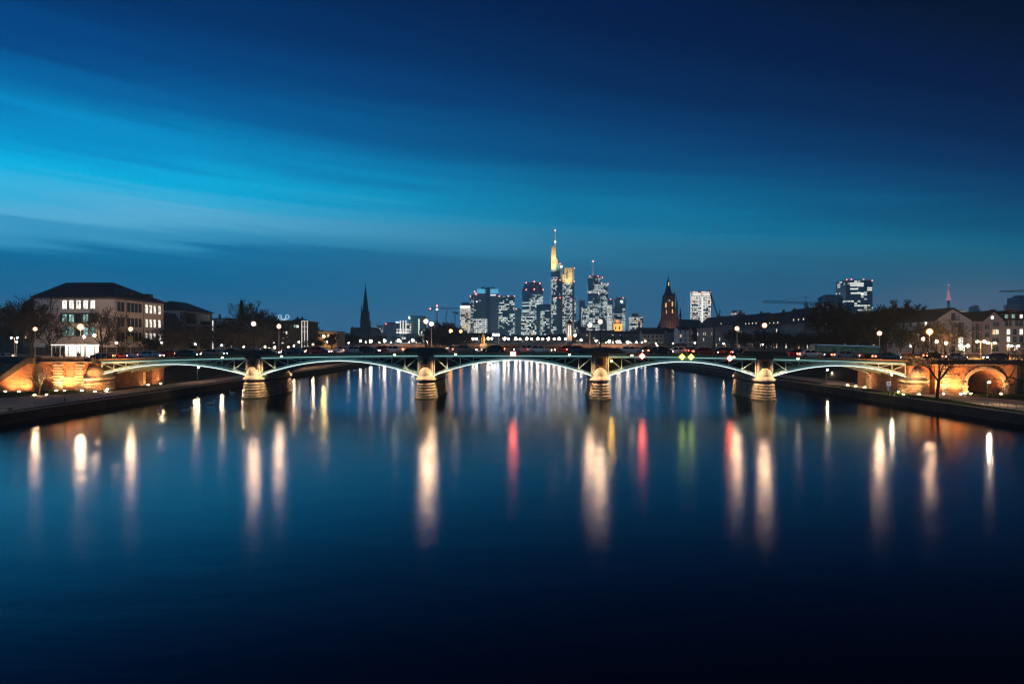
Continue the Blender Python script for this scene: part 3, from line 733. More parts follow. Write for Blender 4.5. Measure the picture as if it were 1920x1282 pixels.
# squares and streets
def at(px, py, Y, kind, label, base=SZ, **kw):
    lamp(kind, (PX(px,Y), Y, base), PZ(py,Y), label, **kw)
at(151,613,165,'mast','bright lamp in front of the school entrance', gr=.6)
at(66,617,150,'mast','tall pale lamp with a crossbar at the top of the stone stairs')
at(27,633,170,'twin','twin lamp at the far left edge of the square', gr=.2)
at(31,641,150,'mast','short lamp below the twin lamp at the far left', gr=.2)
at(158,632,185,'glow_globe','lamp just below and behind the bright school lamp', gr=.2) if False else at(158,632,185,'far','small lamp under the bright lamp by the school', gr=.32)
at(177,629,160,'mast','slim lamp right of the lit entrance pavilion', gr=.34)
at(218,643,150,'mast','low white lamp between school and bridge end', gr=.24)
at(303,643,190,'far','small street lamp right of the school corner', gr=.2)
at(366,646,210,'far','small street lamp before the ivy-clad house', gr=.2)
at(416,648,220,'far','small street lamp before the flat-roofed house', gr=.22)
at(457,650.5,225,'far','small street lamp left of the dark conifer post', gr=.22)
at(497,650.5,215,'far','small street lamp under the dark trees left of the mast lamp', gr=.2)
at(515,652,230,'far','white street lamp close to the foot of the pale mast', gr=.28)
at(541,651.5,230,'far','small street lamp right of the pale mast', gr=.2)
at(551,649,250,'far','second small street lamp right of the pale mast', gr=.2)
at(587,646,260,'far','small street lamp left of the yellow lamp', gr=.22)
lamp('far',(PX(607,230),230,SZ),PZ(631,230),'yellow street lamp before the orange-lit building',glow=emat('yellow_lamp',(1.0,.62,.14),260),gr=.36)
at(1743,622,150,'mast','bright white lamp above the bare tree on the right bank', gr=.55)
at(1731,636,170,'far','orange lamp left of the bright lamp on the right bank', glow=M['lampwarm'], gr=.3)
at(1756,641,165,'far','orange lamp right of the bright lamp behind the bare tree', glow=M['lampwarm'], gr=.3)
at(1774,644,180,'far','pair of orange lamps nearest the white gable', glow=M['lampwarm'], gr=.32)
at(1839,640,155,'twin','orange twin lamp in front of the grey gabled house', glow=M['lampwarm'], gr=.26, group=None)
at(1859,642.5,160,'twin','second orange twin lamp nearer the frame edge', glow=M['lampwarm'], gr=.25)
at(1808,648,150,'twin','white twin lamp before the white gable house', gr=.32)
at(1891,649,150,'far','orange street lamp before the cream house at the right', glow=M['lampwarm'], gr=.22)
at(1903,648,145,'twin','white twin lamp at the right edge of the picture', gr=.2)
# river paths
def pathlamp(px, py, Y, lab, **kw): lamp('path', (PX(px,Y),Y,QZ), PZ(py,Y), lab, glow=M['lampsmall'], **kw)
pathlamp(370,688.5,150,'green path lamp under the left span')
pathlamp(1549,693,142,'green path lamp under the right span')
pathlamp(1558,699,165,'small far path lamp under the right span', gr=.09)
pathlamp(1669,702,113,'green path lamp beside the kilometre sign on the right quay')
pathlamp(1851,716,95,'green path lamp in front of the stone arch on the right lawn', gr=.16)
lamp('path',(-73,84,QZ),5.4,'unseen path lamp added outside the left frame edge',glow=M['lampsmall'],gr=.2); lamp('path',(72,82,QZ),5.4,'unseen path lamp added outside the right frame edge',glow=M['lampsmall'],gr=.18)  # unseen lamps added to brighten the quay paths
po = thing('post', 'thin dark unlit post on the left quay in front of the wall', 'post', (PX(122,100),100,QZ))
MB().lathe([(.09,0),(.09,.6),(.045,.7),(.04,4.6),(.07,4.65),(.02,4.8)], n=8).build('shaft', M['black'], po)
# lamps along the promenades beyond the bridge
for i in range(11):
    Y = 250 + i*38; lamp('far', (-78,Y,SZ-2.5), 9.7+random.uniform(-.25,.25), 'one of a row of promenade lamps on the left bank beyond the bridge', 'promenade lamps of the left bank', M['lampfar'], .22)
for i in range(11):
    Y = 215 + i*40; lamp('far', (79,Y,SZ-2.5), 9.3+random.uniform(-.25,.25), 'one of a row of promenade lamps on the right bank beyond the bridge', 'promenade lamps of the right bank', M['lampfar'], .2)

# orange navigation lamp on the pier
u = UX(1146,-.8); q = BR(u,-.95,PZ(676.5,119))
nl = thing('navigation_lamp', 'orange lamp on a bracket right of the right middle pier', 'lamp', q)
MB().tube((-.9,.35,-.1),(0,0,-.1),.04,.04,5).build('bracket', M['black'], nl)
MB().lathe_at((0,0,.17), [(.2,0),(.12,.1),(.02,.12)], 10).build('hood', M['black'], nl)
MB().sphere((0,0,0), .15, 10, 6).build('bulb', emat('orange_navigation_lamp', (1.0,.46,.07), 260), nl)
# lit navigation boards
def board(px, py, size, colr, rim, lab, diamond=True, strength=45):
    v = -.75; u = UX(px, v); p = BR(u, v); t_ = thing('navigation_sign', lab, 'navigation sign', (p.x,p.y,PZ(py,p.y)), BA)
    rot = math.pi/4 if diamond else 0
    def sq(mb, s_, y0, y1, sx=1):
        pts = [(s_*sx*math.cos(rot+a)*1.4142, s_*math.sin(rot+a)*1.4142) for a in (math.pi/4,3*math.pi/4,5*math.pi/4,7*math.pi/4)]
        return mb.prism_xz(pts[::-1], y0, y1)
    sx = 1 if diamond else 1.25
    sq(MB(), size*1.28, -.0, .12, sx).build('bloom_rim_board', rim, t_)  # rim glow stands in for bloom around the panel
    sq(MB(), size, -.05, -.002, sx).build('light_panel', emat('navigation_light_'+('d' if diamond else 's'), colr, strength), t_)
    mb = MB()
    for s in (-.3,.3): mb.tube((s,.1,size*.6),(s,.4,size*.6+1.0),.03,.03,4)
    mb.build('bracket', M['black'], t_)
red_bloom = emat('red_bloom_rim', (1.0,.05,.03), 1.3); yel_bloom = emat('yellow_bloom_rim', (.8,.9,.05), .8)  # glowing rims imitate the coloured bloom of the lit panels
board(962,663.5,.33,(1.0,.13,.085),red_bloom,'square red lit sign over the middle of the centre arch',False,58)
board(1204,667.5,.34,(1.0,.13,.085),red_bloom,'red lit diamond sign at the left of the fourth arch',True,58)
board(1279,669,.34,(.85,1.0,.10),yel_bloom,'left one of the two yellow lit diamond signs over the fourth arch',True,7)
board(1296,669.3,.34,(.85,1.0,.10),yel_bloom,'right one of the two yellow lit diamond signs over the fourth arch',True,7)
board(1368.5,671.5,.34,(1.0,.13,.06),red_bloom,'red lit diamond sign at the right of the fourth arch',True,48)
# kilometre sign on the right quay
Y = 108; ks = thing('kilometre_sign', 'white square sign reading 36 on a post at the right quay edge', 'sign', (PX(1666,Y),Y,QZ))
zc = PZ(719,Y)-QZ
MB().lathe([(.05,0),(.05,zc+.3)], n=8).build('post', M['black'], ks)
MB().box(-.36,.36,-.09,-.05,zc-.36,zc+.36).build('plate', pmat('white_sign_paint', (.75,.72,.72), .5, .05), ks)
fc = bpy.data.curves.new('digits','FONT'); fc.body = '36'; fc.size = .52; fc.extrude = .004; fc.align_x = 'CENTER'; fc.align_y = 'CENTER'
fo = bpy.data.objects.new('digits', fc); COL.objects.link(fo); fc.materials.append(M['black'])
dg_ = bpy.context.evaluated_depsgraph_get(); dg_.update(); me_ = bpy.data.meshes.new_from_object(fo.evaluated_get(dg_)); bpy.data.objects.remove(fo)
fo = link('digits', me_, ks); fo.location = (0,-.097,zc); fo.rotation_euler = (R(90),0,0)
MB().box(-.2,.2,-.09,-.05,zc-1.05,zc-.45).build('plate', pmat('grey_sign_paint', (.6,.6,.62), .5, .05), ks)
MB().box(.0,.17,-.1,-.092,zc-1.0,zc-.5).build('panel', pmat('blue_grey_sign_paint', (.10,.15,.22), .5, .05), ks)
spot(ks, (.1,-1.6,zc+1.3), (0,0,zc-.3), 70, (1,.9,.85), 60, .8)  # added spot without a fixture, brightens the sign plates

# railings at the quay edges
def quay_rail(x0, y0, x1, y1, n, lab):
    t_ = thing('quay_railing', lab, 'railing', (x0,y0,QZ))
    dx_, dy_ = x1-x0, y1-y0
    for i in range(n+1): MB().tube((dx_*i/n,dy_*i/n,0),(dx_*i/n,dy_*i/n,1.05),.035,.035,6).build('post', M['grey'], t_)
    mb = MB()
    for z_ in (1.05,.55): mb.tube((0,0,z_),(dx_,dy_,z_),.03,.03,6)
    mb.build('handrail', M['grey'], t_)
quay_rail(-62.6,89.5,-62.6,107,7,'thin steel railing along the left quay edge')
quay_rail(62.7,92,62.7,83.5,6,'thin steel railing along the right quay edge')
bn = thing('bench', 'pale stone bench on the path at the left edge of the picture', 'bench', (PX(4,86),86,QZ), .2)
MB().box(-1.3,1.3,-.25,.25,.40,.50).build('seat', M['palestone'], bn)
for s in (-.9,.9): MB().box(s-.12,s+.12,-.2,.2,0,.398).build('leg', M['palestone'], bn)
# ------------------------------------------------------------------ vehicles
M['tyre'] = pmat('tyre_rubber', (.012,.012,.012), .9)
M['carglass'] = pmat('car_glass', (.01,.012,.015), .06, spec=.6)
M['head'] = emat('headlight', (1.0,.90,.78), 55)
M['tail'] = emat('taillight', (1.0,.07,.03), 75)
M['indic'] = emat('side_marker', (1.0,.35,.08), 4, False)
PAINT = {c: pmat(c+'_car_paint', col, .25, .1, 1, spec=.6, metal=.2) for c, col in
         {'silver':(.40,.41,.43),'black':(.015,.015,.018),'dark blue':(.015,.03,.09),'white':(.60,.60,.58),'red':(.25,.012,.012),'grey':(.13,.135,.14)}.items()}
def ring8(x, hw, zb, zs, zt_, hwt):
    return [(x,-hw*.92,zb),(x,-hw,zb+.18),(x,-hw,zs),(x,-hwt,zt_),(x,hwt,zt_),(x,hw,zs),(x,hw,zb+.18),(x,hw*.92,zb)]
CARSHAPE = [(-2.15,.70,.42,.72,.80,.60),(-2.05,.82,.30,.80,.95,.70),(-1.75,.86,.24,.88,1.02,.72),(-1.35,.88,.24,.90,1.34,.62),(-.8,.88,.22,.92,1.46,.60),
            (.0,.88,.22,.92,1.48,.60),(.55,.88,.22,.92,1.38,.60),(1.15,.87,.24,.88,.98,.70),(1.75,.84,.26,.78,.86,.68),(2.08,.76,.32,.66,.72,.62),(2.18,.64,.42,.58,.62,.55)]
def make_car(paint):
    t_ = thing('car', 'car', 'car')
    mb = MB().rings([ring8(*s) for s in CARSHAPE]); mb.build('body', paint, t_, smooth=False)
    g_ = MB()
    def side(xa, xb, xc, xd, y):
        pts = [(xa,.97),(xb,.97),(xc,1.38),(xd,1.30)]
        f = lambda z_: .89-(z_-.92)/.54*.27
        s_ = 1 if y > 0 else -1
        vs_ = [(a, s_*(f(z_)+.012), z_) for a, z_ in pts]; g_.add(vs_, [(0,1,2,3)] if s_ < 0 else [(3,2,1,0)])
    for y in (-1, 1): side(-1.35,-.35,-.42,-1.12,y); side(-.25,.75,.38,-.2,y)
    g_.add([(.70,-.58,1.30),(1.10,-.66,1.04),(1.10,.66,1.04),(.70,.58,1.30)], [(0,1,2,3)])
    g_.add([(-1.48,-.58,1.27),(-1.74,-.64,1.08),(-1.74,.64,1.08),(-1.48,.58,1.27)], [(3,2,1,0)])
    g_.build('window', M['carglass'], t_)
    for x_ in (-1.3, 1.32):
        for y in (-.80, .80):
            wb = MB().tube((x_,y-.1,.32),(x_,y+.1,.32),.32,.32,14).build('wheel', M['tyre'], t_)
            MB().tube((x_,y+(.101 if y>0 else -.101),.32),(x_,y+(.125 if y>0 else -.125),.32),.19,.17,10).build('rim', M['grey'], wb)
    for y in (-.56,.56):
        MB().box(2.06,2.17,y-.16,y+.16,.56,.68).build('headlight', M['head'], t_)
        MB().box(-2.15,-2.06,y-.17,y+.17,.68,.84).build('taillight', M['tail'], t_)
    return t_
carp = {}
def place_car(px, v, dirn, colr, label, y=None, group='cars on the bridge'):
    u = UX(px, v); b = BR(u, v, zt(u)+.335) if ENDS[0] < u < ENDS[1] else BR(u, v, 6.63)
    return put_car(b, BA + (0 if dirn > 0 else math.pi), colr, label, group)
def put_car(loc, rot, colr, label, group):
    if colr not in carp:
        carp[colr] = make_car(PAINT[colr]); o = carp[colr]; o.location = loc; o.rotation_euler = (0,0,rot); o['label'] = label; o['group'] = group; return o
    return dup(carp[colr], loc, rot, label, group)
NEAR, FAR = 4.6, 8.6
for px, v, dr, c, lab in [
    (283,NEAR,1,'silver','silver car nearest the left end of the bridge'),(318,FAR,-1,'red','red car on the far lane over the left span'),(352,NEAR,1,'black','black car following over the left span'),
    (402,NEAR,1,'grey','grey car on the near lane close to the leftmost pier'),(433,FAR,-1,'dark blue','dark blue car on the far lane close to the leftmost pier'),
    (552,NEAR,1,'dark blue','dark blue car just right of the pale mast by the leftmost pier'),(598,NEAR,1,'red','red car on the near lane over the second span'),
    (642,FAR,-1,'white','white car on the far lane over the second span'),(690,NEAR,1,'black','black car on the near lane below the church spire'),(735,FAR,-1,'silver','silver car left of the left middle pier'),
    (872,NEAR,1,'grey','grey car left of the square red sign'),(925,FAR,-1,'black','black car on the far lane behind the square red sign'),(1012,NEAR,1,'white','white car right of the square red sign'),
    (1062,FAR,-1,'red','red car left of the right middle pier'),(1182,NEAR,1,'silver','silver car right of the right middle pier'),(1238,NEAR,1,'black','black car between the red and yellow diamond signs'),
    (1322,NEAR,1,'red','red car on the near lane above the yellow diamonds'),(1520,NEAR,1,'white','white car on the near lane of the right span'),(1585,NEAR,1,'silver','silver car in the middle of the right span'),
    (1662,NEAR,1,'grey','grey car at the right end of the bridge')]:
    place_car(px, v, dr, c, lab)
for px, Y, rot, c, lab in [(8,140,.1,'white','white car on the left approach by the frame edge'),(190,147,3.2,'black','black car before the school at the bridge end'),(238,150,.05,'red','red car on the square right of the low white lamp'),
        (1790,139,.0,'white','white car behind the right parapet'),(1868,139.5,3.1,'dark blue','dark blue car behind the right parapet near the frame edge'),(1752,150,.1,'black','black car parked near the white gable house')]:
    put_car((PX(px,Y),Y,SZ+.02 if Y > 137 else 6.64), rot, c, lab, 'cars on the streets at the bridge ends')

def make_bus():
    t_ = thing('bus', 'bus', 'bus')
    L, W, H0, H = 6.0, 1.25, .32, 2.6
    pts = [(-L+.1,H0),(-L,.6),(-L,H-.25),(-L+.25,H),(L-.3,H),(L,H-.5),(L+.05,.8),(L-.05,H0)]
    MB().prism_xz(pts, -W, W).build('body', pmat('teal_bus_paint', (.02,.09,.075), .3, .1, 1, spec=.5), t_)
    mb = MB()
    for y in (-W-.012, W+.004): 
        xx = -L+.4
        while xx < L-1.3: mb.box(xx, xx+1.45, y, y+.008, 1.2, 2.2); xx += 1.6
    mb.build('window', roomlit('bus_interior_light', (.30,.60,.52), .07), t_)
    mb = MB(); mb.box(-L+.3,L-.4,-W-.02,-W-.004,2.36,2.46); mb.build('light_band', emat('bus_light_band', (.30,.50,.9), .35, False), t_)
    mb = MB(); mb.box(L+.04,L+.06,-1.05,1.05,1.15,2.2); mb.build('windscreen', M['carglass'], t_)
    for x_ in (-3.2,3.4):
        for y in (-1.1,1.1): MB().tube((x_,y-.16,.48),(x_,y+.16,.48),.48,.48,14).build('wheel', M['tyre'], t_)
    for y in (-.9,.9):
        MB().box(L+.03,L+.08,y-.18,y+.18,.7,.88).build('headlight', M['head'], t_)
        MB().box(-L-.04,-L,y-.14,y+.14,.8,1.1).build('taillight', M['tail'], t_)
    return t_
bus = make_bus(); u = UX(1585, FAR); bus.location = BR(u,FAR,zt(u)+.325); bus['label'] = 'dark teal city bus on the far lane over the right span'
bus.rotation_euler = (0, R(1.9), BA)
for px, v, dr, c, lab in [(262,FAR,-1,'white','white car on the far lane at the left end of the bridge'),(470,FAR,-1,'black','black car on the far lane behind the leftmost pier'),(505,NEAR,1,'silver','silver car between leftmost pier and pale mast'),
    (575,FAR,-1,'grey','grey car on the far lane over the second span'),(668,NEAR,1,'silver','silver car on the near lane left of the spire'),(715,FAR,-1,'red','red car on the far lane right of the spire'),(850,FAR,-1,'white','white car on the far lane right of the left middle pier'),
    (985,FAR,-1,'silver','silver car on the far lane right of the square red sign'),(1085,NEAR,1,'dark blue','dark blue car on the near lane left of the right middle pier'),(1212,FAR,-1,'grey','grey car on the far lane behind the left red diamond'),
    (1268,FAR,-1,'white','white car on the far lane behind the yellow diamonds'),(1352,FAR,-1,'black','black car on the far lane left of the right red diamond'),(1395,NEAR,1,'dark blue','dark blue car on the near lane left of the rightmost pier'),(1490,FAR,-1,'red','red car on the far lane right of the rightmost pier')]:
    place_car(px, v, dr, c, lab)

# ------------------------------------------------------------------ people
M['skin'] = pmat('skin', (.42,.27,.19), .6, .1)
M['hair'] = pmat('dark_hair', (.03,.02,.015), .7, .2)
CLOTH = {c: pmat(c+'_coat_cloth', col, .9, .2, 6) for c, col in {'dark':(.03,.032,.04),'pale':(.55,.52,.50),'red':(.30,.03,.03),'brown':(.13,.08,.05)}.items()}
M['trousers'] = pmat('dark_trousers', (.025,.027,.035), .9, .2, 6)
def skin_body(step):
    "one continuous figure grown over a skeleton; returns the evaluated mesh"
    V = []; E = []; Rr = []
    def a(p, r, parent=None):
        V.append(p); Rr.append(r)
        if parent is not None: E.append((parent, len(V)-1))
        return len(V)-1
    pel = a((0,0,.93), .135); wa = a((0,0,1.08), .125, pel); ch = a((0,0,1.30), .145, wa); nk = a((.01,0,1.47), .06, ch); hd = a((.02,0,1.57), .085, nk); tp = a((.02,0,1.68), .08, hd)
    for s in (-1,1):
        st = step*s
        hp = a((0,s*.10,.88), .10, pel); kn = a((st*.18+.03,s*.11,.49), .065, hp); an = a((st*.33-.03,s*.11,.09), .042, kn); a((st*.33+.15,s*.12,.05), .04, an)
        sh = a((0,s*.19,1.38), .065, ch); eb = a((-st*.12-.02,s*.25,1.10), .048, sh); wr = a((-st*.24+.05,s*.24,.86), .034, eb); a((-st*.26+.08,s*.235,.77), .03, wr)
    me = bpy.data.meshes.new('person_skeleton'); me.from_pydata(V, E, []); o = bpy.data.objects.new('person_skeleton', me); COL.objects.link(o)
    sk = o.modifiers.new('skin','SKIN'); sk.use_smooth_shade = True
    for i, r in enumerate(Rr): me.skin_vertices[0].data[i].radius = (r, r)
    me.skin_vertices[0].data[0].use_root = True
    ss = o.modifiers.new('sub','SUBSURF'); ss.levels = 1; ss.render_levels = 1
    dg = bpy.context.evaluated_depsgraph_get(); dg.update()
    res = bpy.data.meshes.new_from_object(o.evaluated_get(dg))
    bpy.data.objects.remove(o); bpy.data.meshes.remove(me)
    return res
BODIES = {}
for st in (0.0, 1.0):
    try: BODIES[st] = skin_body(st)
    except Exception as e: print('skin failed', e)
def person(loc, rot, cloth, step, label, group='people on the bridge and squares'):
    t_ = thing('person', label, 'person', loc, rot, group)
    me = BODIES[step].copy(); me.name = 'body'; me.materials.clear()
    for m_ in (M['trousers'], CLOTH[cloth], M['skin']): me.materials.append(m_)
    for p in me.polygons:
        z_, y_ = p.center.z, abs(p.center.y)
        p.material_index = 2 if (z_ > 1.47 or (y_ > .2 and z_ < .88)) else (1 if z_ > .78 or y_ > .19 and z_ > .7 else 0)
    link('body', me, t_)
    mb = MB(); mb.lathe_at((-.005,0,1.60), [(.10,0),(.112,.06),(.09,.13),(.03,.165)], 12); mb.build('hair', M['hair'], t_, smooth=True)
    mb = MB(); mb.lathe_at((0,0,0), [(.20,.72),(.19,.95),(.18,1.1)], 12); mb.build('coat_hem', CLOTH[cloth], t_, smooth=True)
    return t_
for px, c, st, rot, lab in [(1300,'dark',1.0,0,'person in a dark coat walking above the yellow diamond signs'),(1336,'brown',1.0,3.1,'person in a brown coat walking left of the rightmost pier'),
        (1563,'pale',1.0,0,'person in a pale coat walking on the right span'),(1572,'dark',1.0,0,'person in a dark coat walking beside a pale-coated one'),(1618,'pale',0.0,1.5,'person in a pale coat standing in the middle of the right span'),
        (1668,'brown',0.0,1.4,'person in a brown coat standing left of two pale-coated people'),(1682,'pale',0.0,1.7,'left one of two pale-coated people at the right bridge end'),(1690,'pale',1.0,3.1,'right one of two pale-coated people at the right bridge end'),
        (1703,'red',1.0,0,'person in a red coat at the right bridge end')]:
    v = BW-1.6; u = UX(px, v); zz = zt(u)+.46 if u < ENDS[1]-.4 else 6.63
    person(BR(u,v,zz), rot+BA, c, st, lab)
for px, Y, c, st, rot, lab in [(104,140,'dark',0.0,1.6,'person in a dark coat waiting left of the lit pavilion'),(109,141,'brown',0.0,4.6,'person in a brown coat waiting left of the lit pavilion'),(120,143,'red',1.0,.3,'person in a red coat walking at the lit pavilion'),
        (147,142,'dark',0.0,1.7,'person in a dark coat in front of the lit pavilion'),(206,141,'red',0.0,1.6,'person in a red coat on the square before the school')]:
    person((PX(px,Y),Y,SZ+.02), rot, c, st, lab)

# ------------------------------------------------------------------ window and house kit
def win_mesh(w_, h_, kind, arched=False, mull=1, lit=None):
    "window on the plane y=0 facing -y; slot 0 frame, slot 1 pane"
    mb = MB(); mb.cur = 1
    hw = w_/2
    if arched:
        pts = [(-hw,0),(hw,0),(hw,h_-hw*.6)] + [(hw*math.cos(a*math.pi/8), h_-hw*.6+hw*.6*math.sin(a*math.pi/8)) for a in range(1,8)] + [(-hw,h_-hw*.6)]
    else: pts = [(-hw,0),(hw,0),(hw,h_),(-hw,h_)]
    mb.prism_xz(pts, -.03, .05)
    mb.cur = 0; f = .09
    mb.box(-hw-f, -hw, -.08, .05, -.02, h_-(hw*.6 if arched else 0)); mb.box(hw, hw+f, -.08, .05, -.02, h_-(hw*.6 if arched else 0))
    mb.box(-hw-f-.06, hw+f+.06, -.16, .05, -.12, -.021)
    if not arched: mb.box(-hw-f, hw+f, -.08, .05, h_+.001, h_+f)
    for i in range(1, mull+1): xx = -hw+w_*i/(mull+1); mb.box(xx-.035, xx+.035, -.06, -.031, 0, h_-.02)
    mb.box(-hw, hw, -.062, -.032, h_*.66-.03, h_*.66+.03)
    o = mb.build('window', [M['frame'] if kind != 'd' else M['darkframe'], lit or M['glass']])
    me = o.data; bpy.data.objects.remove(o); return me
WM = {}
def win(parent, key, loc, rot=0):
    "key = (w, h, frame kind, arched, mullions, lit material name)"
    if key not in WM: WM[key] = win_mesh(key[0], key[1], key[2], key[3], key[4], M[key[5]])
    return link('window', WM[key], parent, loc, rot)
def hip_roof(x0, x1, y0, y1, z0, z1, over, a, b, axis='x', c0=0.0, c1=0.0):
    "ridge inset a at the low end and b at the high end along axis"
    x0 -= over; x1 += over; y0 -= over; y1 += over; mb = MB()
    if axis == 'x':
        ym = (y0+y1)/2; r0, r1 = (x0+a, ym, z1), (x1-b, ym, z1)
        vs_ = [(x0,y0,z0),(x1,y0,z0),(x1,y1,z0),(x0,y1,z0), r0, r1]
        fs = [(0,1,5,4),(1,2,5),(2,3,4,5),(3,0,4),(3,2,1,0)]
    else:
        xm = (x0+x1)/2; r0, r1 = (xm, y0+a, z1), (xm, y1-b, z1)
        vs_ = [(x0,y0,z0),(x1,y0,z0),(x1,y1,z0),(x0,y1,z0), r0, r1]
        fs = [(0,1,4),(1,2,5,4),(2,3,5),(3,0,4,5),(3,2,1,0)]
    mb.add(vs_, fs); mb.box(x0,x1,y0,y1,z0-.22,z0-.002); return mb
def chim(mb, x_, y_, z0, z1, w_=.5): return mb.box(x_-w_, x_+w_, y_-w_*.7, y_+w_*.7, z0, z1)

# ------------------------------------------------------------------ left bank buildings
sc = thing('school_building', 'large pale school with dark hipped roof and five lit arched windows', 'building', (-128,213,SZ))
off = (-128,213,SZ)
X0, X1, Y0, Y1, EZ = -140.2, -116.4, 200, 228, 23.0
MB().box(X0,X1,Y0,Y1,SZ-.2,EZ).build('wall', M['plaster'], sc, off)
MB().box(X0-.05,X1+.06,Y0-.08,Y1+.08,SZ,SZ+2.2).build('plinth', M['darkstone'], sc, off)
hip_roof(X0,X1,Y0,Y1,EZ+.25,28.6,.5,1.0,9.0).build('roof', M['slate'], sc, off)
mb = MB(); chim(mb,-139.5,218,25,28.0,.9); mb.build('chimney', M['darkstone'], sc, off)
mb = MB()
for xd, yd in ((-114.6,208),(-114.6,219)): mb.box(xd-3.5,xd-1.2,yd-1.2,yd+1.2,24.2,25.3)
mb.build('dormer', M['slate'], sc, off)
MB().box(X0-.1,X1+.12,Y0-.14,Y1+.14,EZ-.45,EZ+.02).build('eaves_cornice', M['plaster4'], sc, off)
wx = [PX(p,200) for p in (121.5,134.5,147.5,161,174.5)]
for x_ in wx: win(sc, (1.35,2.5,'d',True,1,'litw'), (x_+128,Y0-213-.06,PZ(579,200)-SZ))
for i, x_ in enumerate(wx): win(sc, (1.45,2.3,'d',False,1,'litc' if i in (0,1,3) else 'glass'), (x_+128,Y0-213-.06,PZ(604,200)-SZ))
for i, x_ in enumerate(wx): win(sc, (1.45,2.4,'d',False,1,'litc' if i in (0,1,3,4) else 'glass'), (x_+128,Y0-213-.06,PZ(629,200)-SZ))
mb = MB(); mb.box(wx[0]-1.3,wx[-1]+1.3,Y0-.05,Y0+.1,PZ(605.5,200),PZ(586.5,200)); mb.build('dark_window_band', M['darkframe'], sc, off)
win(sc, (1.0,1.6,'d',False,0,'glass'), (PX(89,200)+128,Y0-213-.06,PZ(657,200)-SZ)); win(sc, (1.2,2.2,'d',False,0,'glass'), (PX(201,200)+128,Y0-213-.06,PZ(646,200)-SZ))
for yy in lsp(202.2,205.2,1): pass
FY = [202.0,204.0]+[207.2,209.3,211.4,213.5]+[217.3,219.8,222.2,225.2]
for r_, zz in enumerate((19.2,14.7,10.3)):
    for j, yy in enumerate(FY):
        big = r_ == 1 and j < 6
        lit = 'litw' if j >= 6 else ('glass')
        win(sc, (1.35,2.6 if r_ == 0 else 2.5,'f' if j >= 6 else 'd',j >= 6,1,lit), (X1+128+.06,yy-213,zz-SZ), math.pi/2)
mb = MB()
for yy in (206,215.4): mb.box(X1+.02,X1+.16,yy-.12,yy+.12,SZ,EZ-.46)
mb.build('drain_pipe', M['grey'], sc, off)
# dark wings behind trees at far left
for pa,pb,py,lab in ((40,61,566,'tallest dark school wing directly left of the pale school'),(22,40,588,'middle dark building step behind the bare trees at the far left'),(-40,22,616,'lowest dark building at the far left edge behind bare trees')):
    x0_, x1_ = PX(pa,222), PX(pb,222)-.1; zt_ = PZ(py,222); t_ = thing('school_wing', lab, 'building', ((x0_+x1_)/2,230,SZ)); o_ = ((x0_+x1_)/2,230,SZ)
    MB().box(x0_,x1_,222,238,SZ-.2,zt_-2).build('wall', M['darkstone'], t_, o_)
    mb = MB(); mb.prism_xz([(x0_-.1,zt_-2.1),(x1_,zt_-2.1),(x1_,zt_+1.2),(x0_+1.2,zt_)], 221.6, 238.4); mb.build('roof', M['slate'], t_, o_)
    for j in range(3): win(t_, (1.0,1.8,'d',False,1,'lity' if (j == 1 and pa == 40) else 'glass'), (0,-8-.06,1.6+j*3.4))
# ivy house
ih = thing('house', 'pale hip-roofed house with ivy on its corner and large dark window bays', 'house', (-129,264,SZ)); off = (-129,264,SZ)
MB().box(-137,-122.5,254,279,SZ-.2,21.6).build('wall', M['plaster'], ih, off)
hip_roof(-137,-122.5,254,279,21.85,25.6,.7,6,8,'y').build('roof', M['slate'], ih, off)
for zz in (17.0,12.0,7.4):
    for yy in (260.5,272.5): win(ih, (8.6,3.9,'d',False,5,'glass'), (-122.5+129+.06,yy-264,zz-SZ), math.pi/2)
random.seed(12); mb = MB()
for i in range(900):
    zz = random.uniform(SZ,21.0); wv = .5+.7*abs(math.sin(zz*1.3))*random.random()+ (21-zz)*.05
    side_ = random.random() < .5
    p = Vector((-122.4+random.uniform(0,.25), 254+random.uniform(0,wv*1.6), zz)) if side_ else Vector((-122.5-random.uniform(0,wv), 253.9-random.uniform(0,.25), zz))
    s_ = random.uniform(.15,.4); a = Vector((random.uniform(-1,1),random.uniform(-1,1),random.uniform(-1,1)))*s_; b = Vector((random.uniform(-1,1),random.uniform(-1,1),random.uniform(-1,1)))*s_
    mb.add([p-a,p+b,p+a],[(0,1,2)])
tag(mb.build('ivy', M['leaf'], ih, off), kind='stuff')
lo = thing('low_house', 'low dark house with steep roof between the school and the ivy-clad house', 'house', (-122,240,SZ)); off = (-122,240,SZ)
MB().box(-127,-117.5,236,248,SZ-.2,10.4).build('wall', M['plaster4'], lo, off)
MB().prism_xz([(-128.5,10.2),(-116.8,10.2),(-122.5,20.4),(-127,20.4)], 235.6, 248.4).build('roof', M['rooftile'], lo, off)
for i, x_ in enumerate((-125.4,-123.6,-120.5)): win(lo, (.9,1.6,'d',False,1,'lity' if i < 2 else 'glass'), (x_+122,-4-.06,1.6))
